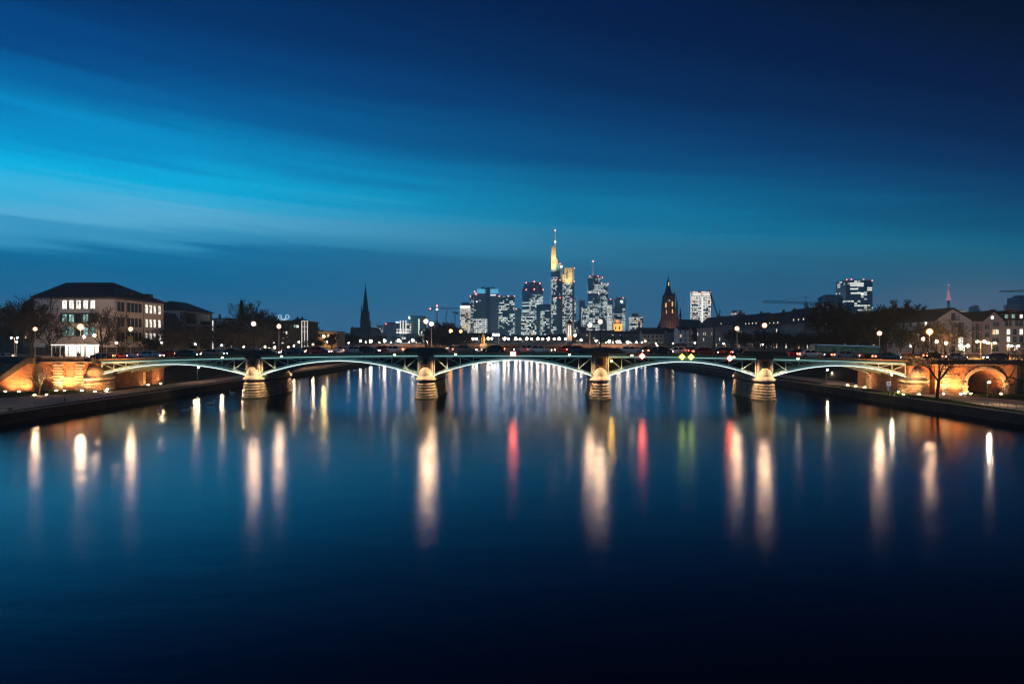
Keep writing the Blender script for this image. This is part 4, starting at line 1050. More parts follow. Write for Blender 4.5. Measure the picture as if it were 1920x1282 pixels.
# flat roofed house with lit stairwell
fh = thing('flat_roofed_house', 'flat-roofed white house with a brightly lit glass stairwell right of the ivy-clad house', 'house', (-130,305,SZ)); off = (-130,305,SZ)
MB().box(-137,-124.5,300,322,SZ-.2,20.0).build('wall', M['plaster'], fh, off)
MB().box(-137.4,-124.0,299.6,322.4,20.002,20.45).build('roof', M['slate'], fh, off)
mb = MB(); chim(mb,-131,306,20.4,22.4,.4); mb.build('chimney', M['darkstone'], fh, off)
mb = MB(); mb.box(-134.6,-130.2,298.6,299.98,SZ,19.7); mb.build('stairwell_frame', M['plaster'], fh, off)
for j in range(4): win(fh, (1.9,2.7,'f',False,1,'litw'), (-133.2+130,-6.42-.06,.5+j*3.3)); win(fh, (.8,2.7,'f',False,0,'litw'), (-131.0+130,-6.42-.06,.5+j*3.3))
for j in range(3):
    for i, yy in enumerate((303,307,312,317)): win(fh, (1.1,1.8,'f',False,1,'litw' if (i+j*2)%3 == 0 and i < 3 else 'glass'), (-124.5+130+.06,yy-305,1.4+j*4.2), math.pi/2)
# lit entrance pavilion on the square
pv = thing('glass_pavilion', 'brilliantly lit white glass pavilion with flat canopy in front of the school', 'pavilion', (PX(146,172),172,SZ))
MB().box(-5.2,3.6,-2.6,3.2,3.05,3.32).build('canopy', M['pale'], pv)
MB().box(-5.1,3.5,-2.5,3.1,2.98,3.04).build('ceiling_light', emat('pavilion_light', (1.0,.95,.88), 7), pv)
mb = MB()
for x_ in (-5,-2.9,-.8,1.3,3.4): mb.box(x_-.07,x_+.07,-2.5,-2.36,.1,2.97); mb.box(x_-.07,x_+.07,2.9,3.04,.1,2.97)
mb.build('column', M['grey'], pv)
MB().box(-5.1,3.5,2.85,2.9,.1,2.97).build('glass_wall', M['plaster'], pv)
MB().box(-5.3,3.7,-2.8,3.3,-.1,.1).build('floor_slab', M['pave'], pv)
for i, x_ in enumerate((-3.4,1.6)): MB().box(x_-.9,x_+.9,1.6,2.1,.45,.55).build('bench', M['grey'], pv)
# arched pipe barriers on the square
for px in (112,166,207):
    t_ = thing('pipe_arch', 'tall pale bent pipe arch on the square, %s' % {112:'left of the pavilion',166:'at the right pavilion corner',207:'right of the pavilion'}[px], 'arch', (PX(px,155),155,SZ))
    MB().path([(-.9,0,0),(-.9,0,3.0),(-.7,0,3.5),(-.2,0,3.75),(.9,0,3.8)],.06,6).build('pipe', M['pale'], t_)
fr_ = thing('guard_rail', 'pale guard railing along the square in front of the school', 'railing', BR(-80,BW+1,6.6), BA); mb = MB()
for i in range(16): mb.tube((-9+i*1.2,0,0),(-9+i*1.2,0,1.1),.035,.035,5)
mb.path([(-9,0,1.1),(9,0,1.1)],.04,5); mb.build('rail', M['pale'], fr_)
# dark building with a lit white corner frame
db = thing('office_building', 'dark long building with lit white corner frame and glowing rings on its roof', 'building', (PX(545,300),310,SZ)); off = (PX(545,300),310,SZ)
xa, xb = PX(505,300), PX(566,300)
MB().box(xa,xb,300,325,SZ-.2,PZ(603,300)).build('wall', M['darkstone'], db, off)
MB().box(xa-.4,xb+.6,299.5,325.4,PZ(603,300)+.002,PZ(603,300)+.5).build('roof', M['slate'], db, off)
mb = MB(); x0_, x1_ = PX(566.5,300), PX(577,300); z1_ = PZ(602,300)
for x_ in (x0_, (x0_+x1_)/2, x1_): mb.box(x_-.14,x_+.14,299.4,299.7,SZ,z1_)
for zz in (z1_, z1_-2.4, z1_-4.6): mb.box(x0_-.14,x1_+.14,299.3,299.75,zz-.12,zz+.12)
mb.build('corner_frame', emat('lit_white_frame', (1.0,.90,.86), .75, False), db, off)
for px, py, lit in ((521,624,'litw'),(533,624,'litw'),(537,624,'litw'),(521,633,'litw'),(531,633,'litw'),(513,642,'litw'),(530,642,'litw'),(508,636,'litw'),(553,611.5,'litc'),(558,612,'litw'),(545,612,'glass'),(517,612,'glass'),(527,612,'glass')):
    win(db, (.9,1.1,'d',False,0,lit), (PX(px,300)-off[0],-10-.06,PZ(py,300)-SZ-.5))
mb = MB()
for px, py, r_ in ((520.5,593.5,.7),(534.5,593.5,.8),(525.5,600,.6),(530.5,599,.45)):
    c = (PX(px,300), 303, PZ(py,300)); n = 14
    mb.path([(c[0]+r_*math.cos(2*math.pi*i/n), 303, c[2]+r_*math.sin(2*math.pi*i/n)) for i in range(n+1)], .12, 5)
mb.build('neon_ring', emat('blue_white_neon', (.62,.82,1.0), 1.2, False), db, off)
mb = MB()
for px in (520.5,534.5,527): mb.box(PX(px,300)-.06,PX(px,300)+.06,302.9,303.1,PZ(603,300)+.5,PZ(600,300))
mb.build('ring_support', M['grey'], db, off)
# orange lit long building
ob = thing('brick_hall', 'long low hall washed in orange light left of the church spire', 'building', (PX(602,330),335,SZ)); off = (PX(602,330),335,SZ)
MB().box(PX(577,330),PX(632,330),330,345,SZ-.2,PZ(622,330)).build('wall', M['plaster2'], ob, off)
MB().box(PX(576,330),PX(633,330),329.5,345.4,PZ(622,330)+.002,PZ(621,330)).build('roof', M['slate'], ob, off)
for i in range(9): win(ob, (1.1,1.5,'d',False,1,'lity' if i in (1,2,6) else 'glass'), (PX(581+i*5.8,330)-off[0],-5-.06,PZ(632,330)-SZ))
spot(ob, (3,-14,1), (0,-5,4), 2500, (1.0,.55,.16), 110, .9)
# ------------------------------------------------------------------ right bank buildings
def gable_house(name, label, x0, x1, y0, y1, ez, rz, wall, roofm, axis, wins_front, wins_side, group=None, extra=None):
    "axis: direction of the ridge. wins: list of (offset along wall, z above street, key)"
    t_ = thing(name, label, 'house', ((x0+x1)/2,(y0+y1)/2,SZ), 0, group); o_ = ((x0+x1)/2,(y0+y1)/2,SZ)
    if axis == 'y':
        xm = (x0+x1)/2
        MB().prism_xz([(x0,SZ-.2),(x1,SZ-.2),(x1,ez),(xm,rz-.25),(x0,ez)], y0, y1).build('wall', wall, t_, o_)
        mb = MB()
        for s, a in ((-1,x0),(1,x1)):
            dz_ = (rz-ez)/((x1-x0)/2)*.5
            mb.prism_xz([(a+s*.5,ez-dz_+.02),(a+s*.5,ez-dz_+.3),(xm,rz+.22),(xm,rz-.02)] if s < 0 else [(a+.5,ez-dz_+.02),(xm+.001,rz-.02),(xm+.001,rz+.22),(a+.5,ez-dz_+.3)], y0-.35, y1+.35)
        mb.build('roof', roofm, t_, o_)
    else:
        ym = (y0+y1)/2
        MB().prism_yz([(y0,SZ-.2),(y1,SZ-.2),(y1,ez),(ym,rz-.25),(y0,ez)], x0, x1).build('wall', wall, t_, o_)
        mb = MB(); dz_ = (rz-ez)/((y1-y0)/2)*.5
        mb.prism_yz([(y0-.5,ez-dz_+.02),(ym,rz-.02),(ym,rz+.22),(y0-.5,ez-dz_+.3)], x0-.3, x1+.3)
        mb.prism_yz([(y1+.5,ez-dz_+.02),(y1+.5,ez-dz_+.3),(ym+.001,rz+.22),(ym+.001,rz-.02)], x0-.3, x1+.3)
        mb.build('roof', roofm, t_, o_)
    for a, z_, key in wins_front: win(t_, key, (a, y0-o_[1]-.06, z_))
    for a, z_, key in wins_side: win(t_, key, (x0-o_[0]-.06, a, z_), -math.pi/2)
    return t_, o_
D_, L_, Y_ = 'glass', 'litw', 'lity'
def K(w_, h_, lit=D_, fr='f', mull=1): return (w_, h_, fr, False, mull, lit)
def balcony(t_, x_, y_, z_, w_=2.6, nm='balcony'):
    mb = MB(); mb.box(x_-w_/2,x_+w_/2,y_-1.1,y_,z_-.15,z_)
    for i in range(9): xx = x_-w_/2+.04+i*(w_-.08)/8; mb.box(xx-.025,xx+.025,y_-1.1,y_-1.05,z_,z_+.95)
    mb.box(x_-w_/2,x_+w_/2,y_-1.12,y_-1.04,z_+.951,z_+1.02)
    for s in (-1,1): mb.box(x_+s*w_/2-.03,x_+s*w_/2+.03,y_-1.03,y_,z_+.951,z_+1.02)
    return mb.build(nm, M['darkframe'], t_)
# white gable house (px 1740-1822)
Yg = 205; xg0, xg1 = PX(1752,Yg), PX(1822,Yg)
t_, o_ = gable_house('gable_house','large white gable house with balconies at the end of the riverside row',xg0,xg1,Yg,Yg+26,PZ(601,Yg),PZ(578,Yg),M['plaster'],M['rooftile'],'y',[],
    [(a,z_,K(1.2,1.7,L_ if (i+j)%7==2 else D_)) for i,z_ in enumerate((2,5.2,8.4)) for j,a in enumerate((-9,-5,-1,3,7))])
for px, py, lit in ((1787,599,D_),(1801,617,D_),(1801,631,D_),(1801,643.5,L_),(1801,657,L_),(1787,645,D_),(1787,660,D_)):
    x_ = PX(px,Yg)-o_[0]; z_ = PZ(py,Yg)-SZ
    win(t_, K(1.5 if px > 1790 else 1.1,1.9,lit,'f',2), (x_, -13-.06, z_))
    if px > 1790 or py < 600: balcony(t_, x_, -13, z_-.05)
# connecting wing
xa, xb = PX(1822,Yg)+.1, PX(1846,Yg)-.1
t_ = thing('house_wing','narrow rosy house wing between the white gable house and the grey gable', 'house', ((xa+xb)/2,Yg+8,SZ)); o_ = ((xa+xb)/2,Yg+8,SZ)
MB().box(xa,xb,Yg+1.2,Yg+18,SZ-.2,PZ(602,Yg)).build('wall', M['plaster3'], t_, o_)
MB().prism_yz([(Yg+.7,PZ(602.5,Yg)),(Yg+18.4,PZ(602.5,Yg)),(Yg+18.4,PZ(594,Yg)),(Yg+9,PZ(594,Yg))], xa, xb).build('roof', M['slate'], t_, o_)
for py in (618,632,645,659):
    for dx_ in (-.8,.8): win(t_, K(.9,1.8,D_), (dx_-.3,-6.8-.06,PZ(py,Yg)-SZ))
    balcony(t_, -.3, -6.8, PZ(py,Yg)-SZ-.05, 3.0)
# grey gable
x0_, x1_ = PX(1846,Yg), PX(1881,Yg)
t_, o_ = gable_house('gable_house','grey-pink gable house with one lit attic window',x0_,x1_,Yg,Yg+14,PZ(599,Yg),PZ(583,Yg),M['plaster3'],M['slate'],'y',[],[])
for px, py, w_, h_, lit in ((1860,598,.9,.9,L_),(1864,612,.7,1.3,D_),(1870,612,.7,1.3,D_),(1863,627,.9,1.5,Y_),(1869,627,.9,1.5,L_),(1848.5,617,.6,1.3,D_),(1852.5,617,.6,1.3,D_),(1848.5,632,.6,1.3,D_),(1852.5,632,.6,1.3,D_),(1863,643,.9,1.5,D_),(1869,643,.9,1.5,D_),(1863,659,.9,1.6,D_),(1869,659,.9,1.6,D_)):
    win(t_, K(w_,h_,lit), (PX(px,Yg)-o_[0],-7-.06,PZ(py,Yg)-SZ))
# cream house to the frame edge
x0_, x1_ = PX(1882,Yg)+.1, PX(1965,Yg)
t_, o_ = gable_house('row_house','cream house with dormer windows at the right edge of the picture',x0_,x1_,Yg+.6,Yg+14,PZ(599,Yg),PZ(582,Yg),M['plaster2'],M['slate'],'x',[],[])
for px, py, lit in ((1890,611,D_),(1896,611,D_),(1893,627,L_),(1893,641,L_),(1893,656,Y_),(1905,627,D_),(1909,611,D_),(1917,611,D_),(1917,627,L_),(1905,641,D_),(1917,641,D_),(1907,657,L_)):
    win(t_, K(1.0,1.6,lit), (PX(px,Yg)-o_[0],-6.7-.06,PZ(py,Yg)-SZ))
for px, lit in ((1891,'litc'),(1904,'litc'),(1919,L_),(1934,D_)):
    x_ = PX(px,Yg)-o_[0]; z_ = PZ(596.5,Yg)-SZ; d_ = MB(); d_.box(x_-.75,x_+.75,-6.3,-3.5,z_-.2,z_+1.35); d_.box(x_-.95,x_+.95,-6.5,-3.0,z_+1.352,z_+1.5)
    dm = d_.build('dormer', M['plaster4'], t_); win(dm, K(.85,1.0,lit), (x_,-6.3-.06,z_+.1))
mb = MB(); chim(mb,-5.5,-1,PZ(590,Yg)-SZ,PZ(578,Yg)-SZ,.7); chim(mb,0,-.5,PZ(590,Yg)-SZ,PZ(577,Yg)-SZ,.9); mb.build('chimney', M['redstone'], t_)
# riverside row receding up the river
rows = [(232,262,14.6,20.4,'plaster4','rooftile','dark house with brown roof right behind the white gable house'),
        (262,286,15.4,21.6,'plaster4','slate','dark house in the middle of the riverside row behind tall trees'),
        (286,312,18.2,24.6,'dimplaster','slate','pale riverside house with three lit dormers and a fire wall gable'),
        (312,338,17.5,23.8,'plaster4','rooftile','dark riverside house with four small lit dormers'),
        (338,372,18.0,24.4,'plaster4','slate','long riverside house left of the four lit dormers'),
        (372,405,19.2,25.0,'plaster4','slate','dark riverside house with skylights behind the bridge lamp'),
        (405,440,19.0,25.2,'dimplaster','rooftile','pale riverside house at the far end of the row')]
random.seed(31)
for ya, yb, ez, rz, wm_, rm_, lab in rows:
    xf = 124 - (ya-232)*.028
    ws = []
    n_ = int((yb-ya)/3.4)
    
    for zi, z_ in enumerate((1.0,4.4,7.8)):
        for i in range(n_):
            ws.append((-(yb-ya)/2+1.9+i*3.4, z_, K(1.15,1.9,(Y_ if random.random()<.4 else L_) if random.random() < (.2 if zi == 0 else .10) else D_)))
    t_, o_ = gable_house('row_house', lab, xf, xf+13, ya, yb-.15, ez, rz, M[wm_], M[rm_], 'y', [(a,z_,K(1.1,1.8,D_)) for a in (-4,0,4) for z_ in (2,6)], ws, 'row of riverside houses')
    nd = int((yb-ya)/5)
    for i in range(nd):
        y_ = -(yb-ya)/2+2.8+i*5; z_ = ez-SZ+.35; xr = -6.5+.9
        lit = L_ if ('lit dormers' in lab and i < (3 if 'three' in lab else 4)) or random.random() < .18 else D_
        d_ = MB(); d_.box(xr,xr+3.0,y_-.8,y_+.8,z_-.2,z_+1.7); d_.box(xr-.15,xr+3.4,y_-.95,y_+.95,z_+1.702,z_+1.86)
        dm = d_.build('dormer', M['slate'], t_); win(dm, K(1.0,1.25,lit,'d'), (xr-.06,y_,z_+.2), -math.pi/2)
    if 'fire wall' in lab:
        MB().prism_xz([(-6.9,ez-SZ-.2),(0,rz-SZ+.1),(6.9,ez-SZ-.2),(6.9,ez-SZ+.5),(0,rz-SZ+1.0),(-6.9,ez-SZ+.5)], (yb-ya)/2-.6, (yb-ya)/2-.1).build('fire_wall', M['plaster4'], t_)
    mb = MB(); chim(mb,1.2,random.uniform(-8,8),rz-SZ-1.5,rz-SZ+1.5,.55); mb.build('chimney', M['redstone'], t_)
# pale houses on the quay beyond (px 1200-1310)
for i,(pa,pb,pe,pr,Y,wm_,rm_,lab) in enumerate([(1205,1251,626,617,560,'plaster2','slate','cream low town house left of the grey-white houses below the cathedral nave'),
        (1252,1271,623,616,540,'plaster4','slate','grey-white town house below the cathedral nave'),(1272,1298,618.5,612,520,'plaster','slate','white town house with rows of dark windows below the cathedral nave'),
        (1298,1312,620,613,515,'plaster2','rooftile','narrow warm-lit town house right of the white town house'),(1362,1392,612,600,500,'plaster3','slate','town house with pale upper floor left of the mast lamp'),
        (1393,1424,606,596,490,'plaster4','slate','dark town house with skylights right of the mast lamp')]):
    x0_, x1_ = PX(pa,Y), PX(pb,Y)-.2
    n_ = max(3,int((x1_-x0_)/2.9)); ez = PZ(pe,Y)
    nf = max(2, int((ez-SZ)/3.2))
    ws = [(-(x1_-x0_)/2+(k+.5)*(x1_-x0_)/n_, 1.0+f_*3.2, K(1.2,1.9,Y_ if random.random() < .16 else D_)) for k in range(n_) for f_ in range(nf)]
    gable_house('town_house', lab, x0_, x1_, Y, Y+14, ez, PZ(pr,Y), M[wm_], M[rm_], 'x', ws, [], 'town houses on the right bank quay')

# ------------------------------------------------------------------ trees
def rnd_dir(d, ang, rng):
    a = d.orthogonal().normalized(); b = d.cross(a); t_ = rng.uniform(0,2*math.pi)
    return (d*math.cos(ang) + (a*math.cos(t_)+b*math.sin(t_))*math.sin(ang)).normalized()
def tree_mesh(seed, H, trunk_h, r0, levels=5, nb=(5,4,4,3,3), spread=.62, up=.12, ratio=.62, tw=.028, l0=.42):
    rng = random.Random(seed); T = MB(); C = MB()
    def grow(p, d, L, r, lv):
        mb = T if lv == 0 else C
        pts = [p]; n = 3 if lv < levels-1 else 2; q = p; dd = d
        for i in range(n):
            dd = (dd + Vector((rng.uniform(-1,1),rng.uniform(-1,1),rng.uniform(-.6,1)))*(.05 if lv == 0 else .16) + Vector((0,0,up if lv else .1))).normalized()
            q2 = q + dd*(L/n); ra = r*(1-.5*i/n); rb = r*(1-.5*(i+1)/n)
            mb.tube(q, q2, max(ra,tw), max(rb,tw), 7 if lv == 0 else (5 if lv == 1 else 3), cap=False); q = q2; pts.append(q)
        if lv >= levels: return
        k = nb[min(lv, len(nb)-1)]
        for j in range(k):
            f_ = 1.0 if j < max(2, k//2) else rng.uniform(.45,.95)
            fi = f_*n; i0 = min(n-1, int(fi)); bp = pts[i0].lerp(pts[i0+1], fi-i0)
            grow(bp, rnd_dir(dd, rng.uniform(.5,1.25)*spread, rng), L*ratio*rng.uniform(.75,1.2), r*.52, lv+1)
    grow(Vector((0,0,-.1)), Vector((0,0,1)), trunk_h, r0, 0) if False else None
    T.tube((0,0,-.2),(0,0,.5),r0*1.35,r0*1.02,8); 
    # trunk then crown limbs
    top = Vector((rng.uniform(-.3,.3),rng.uniform(-.3,.3),trunk_h)); T.tube((0,0,.49),top,r0,r0*.75,8)
    for j in range(nb[0]):
        a = 2*math.pi*j/nb[0]+rng.uniform(-.4,.4); e = rng.uniform(.35,1.0)*spread*1.2 if j else .1
        d = Vector((math.cos(a)*math.sin(e), math.sin(a)*math.sin(e), math.cos(e)))
        grow(top - Vector((0,0,rng.uniform(0,.12)*trunk_h)), d, (H-trunk_h)*l0*rng.uniform(.85,1.1), r0*.55, 1)
    return T, C
TP = []
def tree_proto(seed, H, *a, bark='bark', **k):
    T, C = tree_mesh(seed, H, *a, **k)
    t_ = thing('tree','tree','tree'); T.build('trunk', M[bark], t_); C.build('crown', M[bark], t_); t_['h'] = max(p[2] for p in C.v); return t_
PROTO = {'broad': tree_proto(3, 17, 4.0, .42, 5, (7,5,4,4,3), .75, .06, .62, .038),
         'broad2': tree_proto(8, 16, 3.4, .38, 5, (7,5,4,4,3), .85, .03, .63, .038),
         'tall': tree_proto(21, 20, 5.0, .40, 5, (7,5,4,4,3), .58, .12, .62, .05),
         'dense': tree_proto(34, 15, 2.6, .36, 5, (8,5,4,4,4), .8, .05, .63, .075),
         'far': tree_proto(55, 15, 2.5, .40, 4, (8,6,5,4), .8, .05, .64, .16),
         'small': tree_proto(77, 5.4, 1.55, .17, 4, (7,4,4,3), .85, .03, .60, .014, bark='barkpale', l0=.5)}
used_proto = set()
def tree(kind, x_, y_, z_, H, label, group='bare winter trees', rot=None, base={'broad':17,'broad2':16,'tall':20,'dense':15,'far':15,'small':5.4}):
    s_ = H/PROTO[kind]['h']; rot = random.uniform(0,6.28) if rot is None else rot
    if kind not in used_proto:
        used_proto.add(kind); o = PROTO[kind]; o.location = (x_,y_,z_); o.rotation_euler = (0,0,rot); o.scale = (s_,)*3; o['label'] = label; o['group'] = group; return o
    return dup(PROTO[kind], (x_,y_,z_), rot, label, group, s_)
random.seed(99)
def tp(kind, px, ptop, Y, label, z_=SZ, group='bare winter trees'): tree(kind, PX(px,Y), Y, z_, PZ(ptop,Y)-z_, label, group)
tp('broad', 60, 548, 172, 'large bare tree at the top of the stone stairs against the school')
tp('broad2', 30, 560, 186, 'bare tree at the far left before the dark school wing')
tp('tall', 14, 575, 200, 'bare tree cut by the left frame edge')
tp('broad2', 96, 588, 178, 'bare tree between stairs and pavilion before the school wall')
tp('broad', 190, 570, 176, 'wide bare tree in front of the school to the right of the pavilion')
tp('broad2', 232, 612, 168, 'low bare tree before the right corner of the school')
tp('dense', 282, 628, 172, 'low bare tree lit from below at the left bridge end')
tp('broad2', 300, 612, 205, 'bare tree before the lit school windows')
tp('dense', 322, 618, 215, 'bare tree before the low dark house')
tp('broad', 355, 612, 225, 'bare tree before the ivy-clad house')
tp('broad2', 378, 606, 232, 'bare tree before the dark window bays')
tp('dense', 404, 612, 240, 'bare tree before the lit stairwell')
for px, pt, Y, kd, lab in [(428,596,250,'dense','dense bare tree right of the flat-roofed house'),(436,590,275,'broad','bare tree left of the tall conifer'),(474,560,280,'tall','tall bare tree right of the conifer'),(489,578,290,'broad','bare tree at the right shoulder of the tall one'),
        (503,590,285,'dense','dense bare tree left of the glowing roof rings'),(514,588,330,'far','bare tree behind the glowing roof rings'),(556,592,345,'far','bare tree behind the dark office roof, left one'),(568,594,350,'far','bare tree behind the dark office roof, right one'),
        (470,612,240,'dense','dark bushy tree behind the leftmost ornate lamp'),(492,618,250,'dense','dark bushy tree behind the leftmost pale mast'),(448,612,235,'dense','dark bushy tree left of the leftmost ornate lamp')]:
    tp(kd, px, pt, Y, lab)
for i in range(12):
    px = 424+i*8.6+random.uniform(-2,2); tp('dense', px, random.uniform(604,622), random.uniform(238,292), 'one of the dark bushy trees between flat-roofed house and dark office building', SZ, 'dark bushy trees behind the leftmost pier')
for i in range(15):
    px = 1372+i*14+random.uniform(-4,4); Y_k = 250+(1720-px)*.42; tp('dense' if i % 3 else 'broad', px, random.uniform(612,630), min(Y_k-12, 112/((px-960)/1280)), 'one of the dark trees before the row of riverside houses', SZ, 'dark trees before the riverside row')
for i,(px, pt, Y) in enumerate([(583,630,300),(596,632,300),(622,624,310),(634,623,360),(646,622,380),(660,622,380),(715,624,500)]):
    tp('far', px, pt, Y, ['bare tree left of the yellow lamp','bare tree under the yellow lamp','bare tree right of the yellow lamp','first of the bare trees left of the church nave','second of the bare trees left of the church nave','bare tree touching the church nave','bare tree right of the church nave'][i])
for i,(px, pt, Y) in enumerate([(806,612,420),(816,606,430),(828,600,440),(838,603,440),(848,602,445),(858,610,450),(866,616,455),(822,618,400),(842,620,400)]):
    tp('far', px, pt, Y, 'one of a dark clump of trees on the island left of the lit towers', SZ-2, 'dark clump of trees left of the towers')
# right bank
for i,(px,pt,Y,kd) in enumerate([(1312,612,470,'far'),(1326,606,470,'far'),(1340,604,465,'far'),(1352,608,460,'far'),(1390,622,430,'far'),(1405,618,420,'far'),(1424,620,400,'far')]):
    tp(kd, px, pt, Y, ['bare tree right of the narrow warm-lit town house','bare tree under the tall lit tower building site','tallest dark tree left of the luffing crane','bare tree under the luffing crane','bare tree left of the rightmost pale mast','bare tree behind the rightmost pale mast','bare tree left of the rightmost ornate lamp'][i], SZ, 'dark trees on the right bank')
for i,(px,pt,Y,kd,lab) in enumerate([(1450,618,300,'dense','dark tree behind the rightmost ornate lamp'),(1470,622,290,'broad','bare tree left of the pale three-dormer house'),(1492,626,270,'dense','low tree lit from below before the pale three-dormer house'),
        (1540,566,262,'tall','tall bare tree rising over the roofs before the white tower block'),(1562,556,258,'tall','tallest bare tree left of the glass tower with red beacons'),(1578,564,255,'broad','bare tree whose crown crosses the glass tower with red beacons'),
        (1600,590,250,'dense','dense bare tree below the glass tower with red beacons'),(1630,580,240,'dense','bare tree below the right edge of the glass tower'),(1655,570,232,'dense','tall bare tree left of the white gable house roofs'),
        (1676,561,230,'dense','broad high bare tree above the dark roofs'),(1702,561,228,'dense','bare tree with round crown above the dark roofs'),(1720,569,226,'dense','bare tree right of the round crown above the dark roofs'),
        (1590,612,225,'dense','dark tree low behind the right span, left one'),(1622,615,218,'dense','dark tree low behind the right span, middle one'),(1650,612,212,'dense','dark tree behind the right end mast lamp'),(1688,606,205,'dense','dark tree left of the orange lamps'),
        (1712,600,200,'broad2','bare tree left of the white gable wall'),(1740,604,190,'broad','bare tree before the left part of the white gable wall'),(1772,596,185,'broad2','bare tree before the middle of the white gable wall')]):
    tp(kd, px, pt, Y, lab, SZ, 'trees on the right bank')
# the small lit tree on the left lawn, the dark tree on the right lawn, the branches at the right edge
Y = 113; tree('small', PX(74,Y), Y, QZ, PZ(686,Y)-QZ, 'small floodlit pollard tree with pale branches on the left lawn', None, .4)
p2 = tree_proto(123, 12, 3.9, .33, 5, (6,4,3,3,2), .95, .0, .62, .035, l0=.44)
Y = 104; p2.location = (PX(1757,Y),Y,QZ); s_ = (PZ(632,Y)-QZ)/p2['h']; p2.scale = (s_,)*3; p2.rotation_euler = (0,0,1.2); p2['label'] = 'dark bare tree standing before the floodlit wall on the right lawn'
p3 = tree_proto(131, 13, 3.6, .36, 5, (6,4,4,3,2), 1.05, -.02, .64, .03, l0=.46)
Y = 96; p3.location = (PX(1938,Y),Y,QZ); s_ = (PZ(615,Y)-QZ)/p3['h']; p3.scale = (s_,)*3; p3.rotation_euler = (0,0,2.0); p3['label'] = 'dark bare tree reaching in from the right frame edge'
# conifer
cf = thing('conifer', 'tall dark pointed conifer behind the leftmost ornate lamp', 'tree', (PX(453,262),262,SZ)); h_ = PZ(562,262)-SZ
MB().lathe([(.35,-.2),(.28,h_*.5),(.04,h_)], n=7).build('trunk', M['bark'], cf)
random.seed(5); mb = MB()
for i in range(5200):
    f_ = random.random()**.8; z_ = h_*(.06+.93*f_); rr = (1-f_)*6.4*random.uniform(.15,1.0)*(.75+.25*math.sin(z_*4.2))+.12; a = random.uniform(0,6.283)
    c = Vector((math.cos(a)*rr, math.sin(a)*rr, z_ - rr*.25)); out_ = Vector((math.cos(a),math.sin(a),-.45))*random.uniform(.3,.75); sd = Vector((-math.sin(a),math.cos(a),random.uniform(-.3,.3)))*random.uniform(.08,.2)
    mb.add([c-sd, c+sd, c+out_], [(0,1,2)])
mb.build('crown', M['leaf'], cf)
# orange lit lamps glimpsed in the tree clump
lamp('far',(PX(845,410),410,SZ-2),PZ(621,410),'orange lamp in the dark clump of trees left of the towers',glow=emat('deep_orange_lamp',(1.0,.36,.06),60),gr=.9)
lamp('far',(PX(864,410),410,SZ-2),PZ(621.5,410),'dim orange lamp at the right edge of the dark clump of trees',glow=emat('dim_orange_lamp',(1.0,.30,.05),22),gr=.8)
# ------------------------------------------------------------------ far bridge with its lamps
FY_ = 460
fb = thing('stone_bridge', 'distant low stone arch bridge with two rows of bright lamps', 'bridge', (0,FY_,0))
mb = MB(); nA = 7; xa, xb = -112, 118; z_t = PZ(646.5,FY_)
pts = [(xa,-.5)]; sp = (xb-xa)/nA
for i in range(nA):
    c = xa+sp*(i+.5); hw = sp/2-2.4
    pts += [(c-hw,-.5),(c-hw,1.6)] + [(c-hw*math.cos(math.pi*j/10), 1.6+3.4*math.sin(math.pi*j/10)) for j in range(1,10)] + [(c+hw,1.6),(c+hw,-.5)]
pts += [(xb,-.5),(xb,z_t),(xa,z_t)]
mb.prism_xz(pts, 0, 12); mb.build('arches', M['redstone'], fb)
mb = MB(); mb.box(xa,xb,-.25,.1,z_t,z_t+1.0); mb.box(xa,xb,11.9,12.25,z_t,z_t+1.0); mb.build('parapet', M['plaster4'], fb)
MB().box(xa-60,xb+60,.2,11.8,z_t-.1,z_t+.06).build('carriageway', M['asphalt'], fb)
for px in (945.9,966.8,987.5,1008.2,1028.2,1048.6): lamp('far',(PX(px,FY_+.5),FY_+.5,z_t+.06),PZ(635.3,FY_),'one of the bright lamps in the near row on the distant stone bridge','bright lamps on the distant bridge',M['lampfar'],.85)
for px in (953.5,975.1,996.4,1017.6,1038.9,1060.1): lamp('far',(PX(px,FY_+11.5),FY_+11.5,z_t+.06),PZ(635.6,FY_),'one of the smaller lamps in the far row on the distant stone bridge','bright lamps on the distant bridge',M['lampfar'],.62)
for px, py, r_, lab in [(721,639,.85,'bright lamp left of the lit grid building'),(747.5,638.5,.8,'bright lamp below the lit grid building'),(774,638,.8,'bright lamp below the dark tower with a light column'),(800,637.5,.5,'left lamp of a close pair by the left middle pier'),
        (804.5,637.5,.6,'right lamp of a close pair by the left middle pier'),(828,637,.8,'lamp at the left side of the dark tree clump'),(853,636.5,.7,'lamp at the right side of the dark tree clump'),(862,636.5,.4,'small lamp right of the dark tree clump'),
        (887,635.5,.6,'left lamp before the twin slab tower'),(893,635.5,.7,'right lamp before the twin slab tower'),(915.5,634.8,.75,'bright lamp right of the golden spire'),(921.5,635,.5,'small lamp right of the golden spire'),
        (1066,630,.75,'lamp at the foot of the lit bridge tower'),(1078,629,.85,'high lamp right of the lit bridge tower'),(1089.5,637.6,.65,'lamp left of the right middle mast'),(1117.6,639,.6,'lamp right of the right middle mast'),
        (1142.5,640.5,.8,'bright lamp right of the right middle pier'),(1157,640.5,.6,'left lamp of a pair below the orange church tower'),(1161.5,641,.75,'right lamp of a pair below the orange church tower'),(1177,641.5,.8,'lamp right of the pair below the orange church tower'),(1193,642,.55,'small lamp at the right end of the far quay')]:
    lamp('far',(PX(px,FY_-6),FY_-6,SZ-1 if abs(PX(px,FY_))>60 else z_t-3),PZ(py,FY_-6),lab,'lamps along the far quays',M['lampfar'],r_)
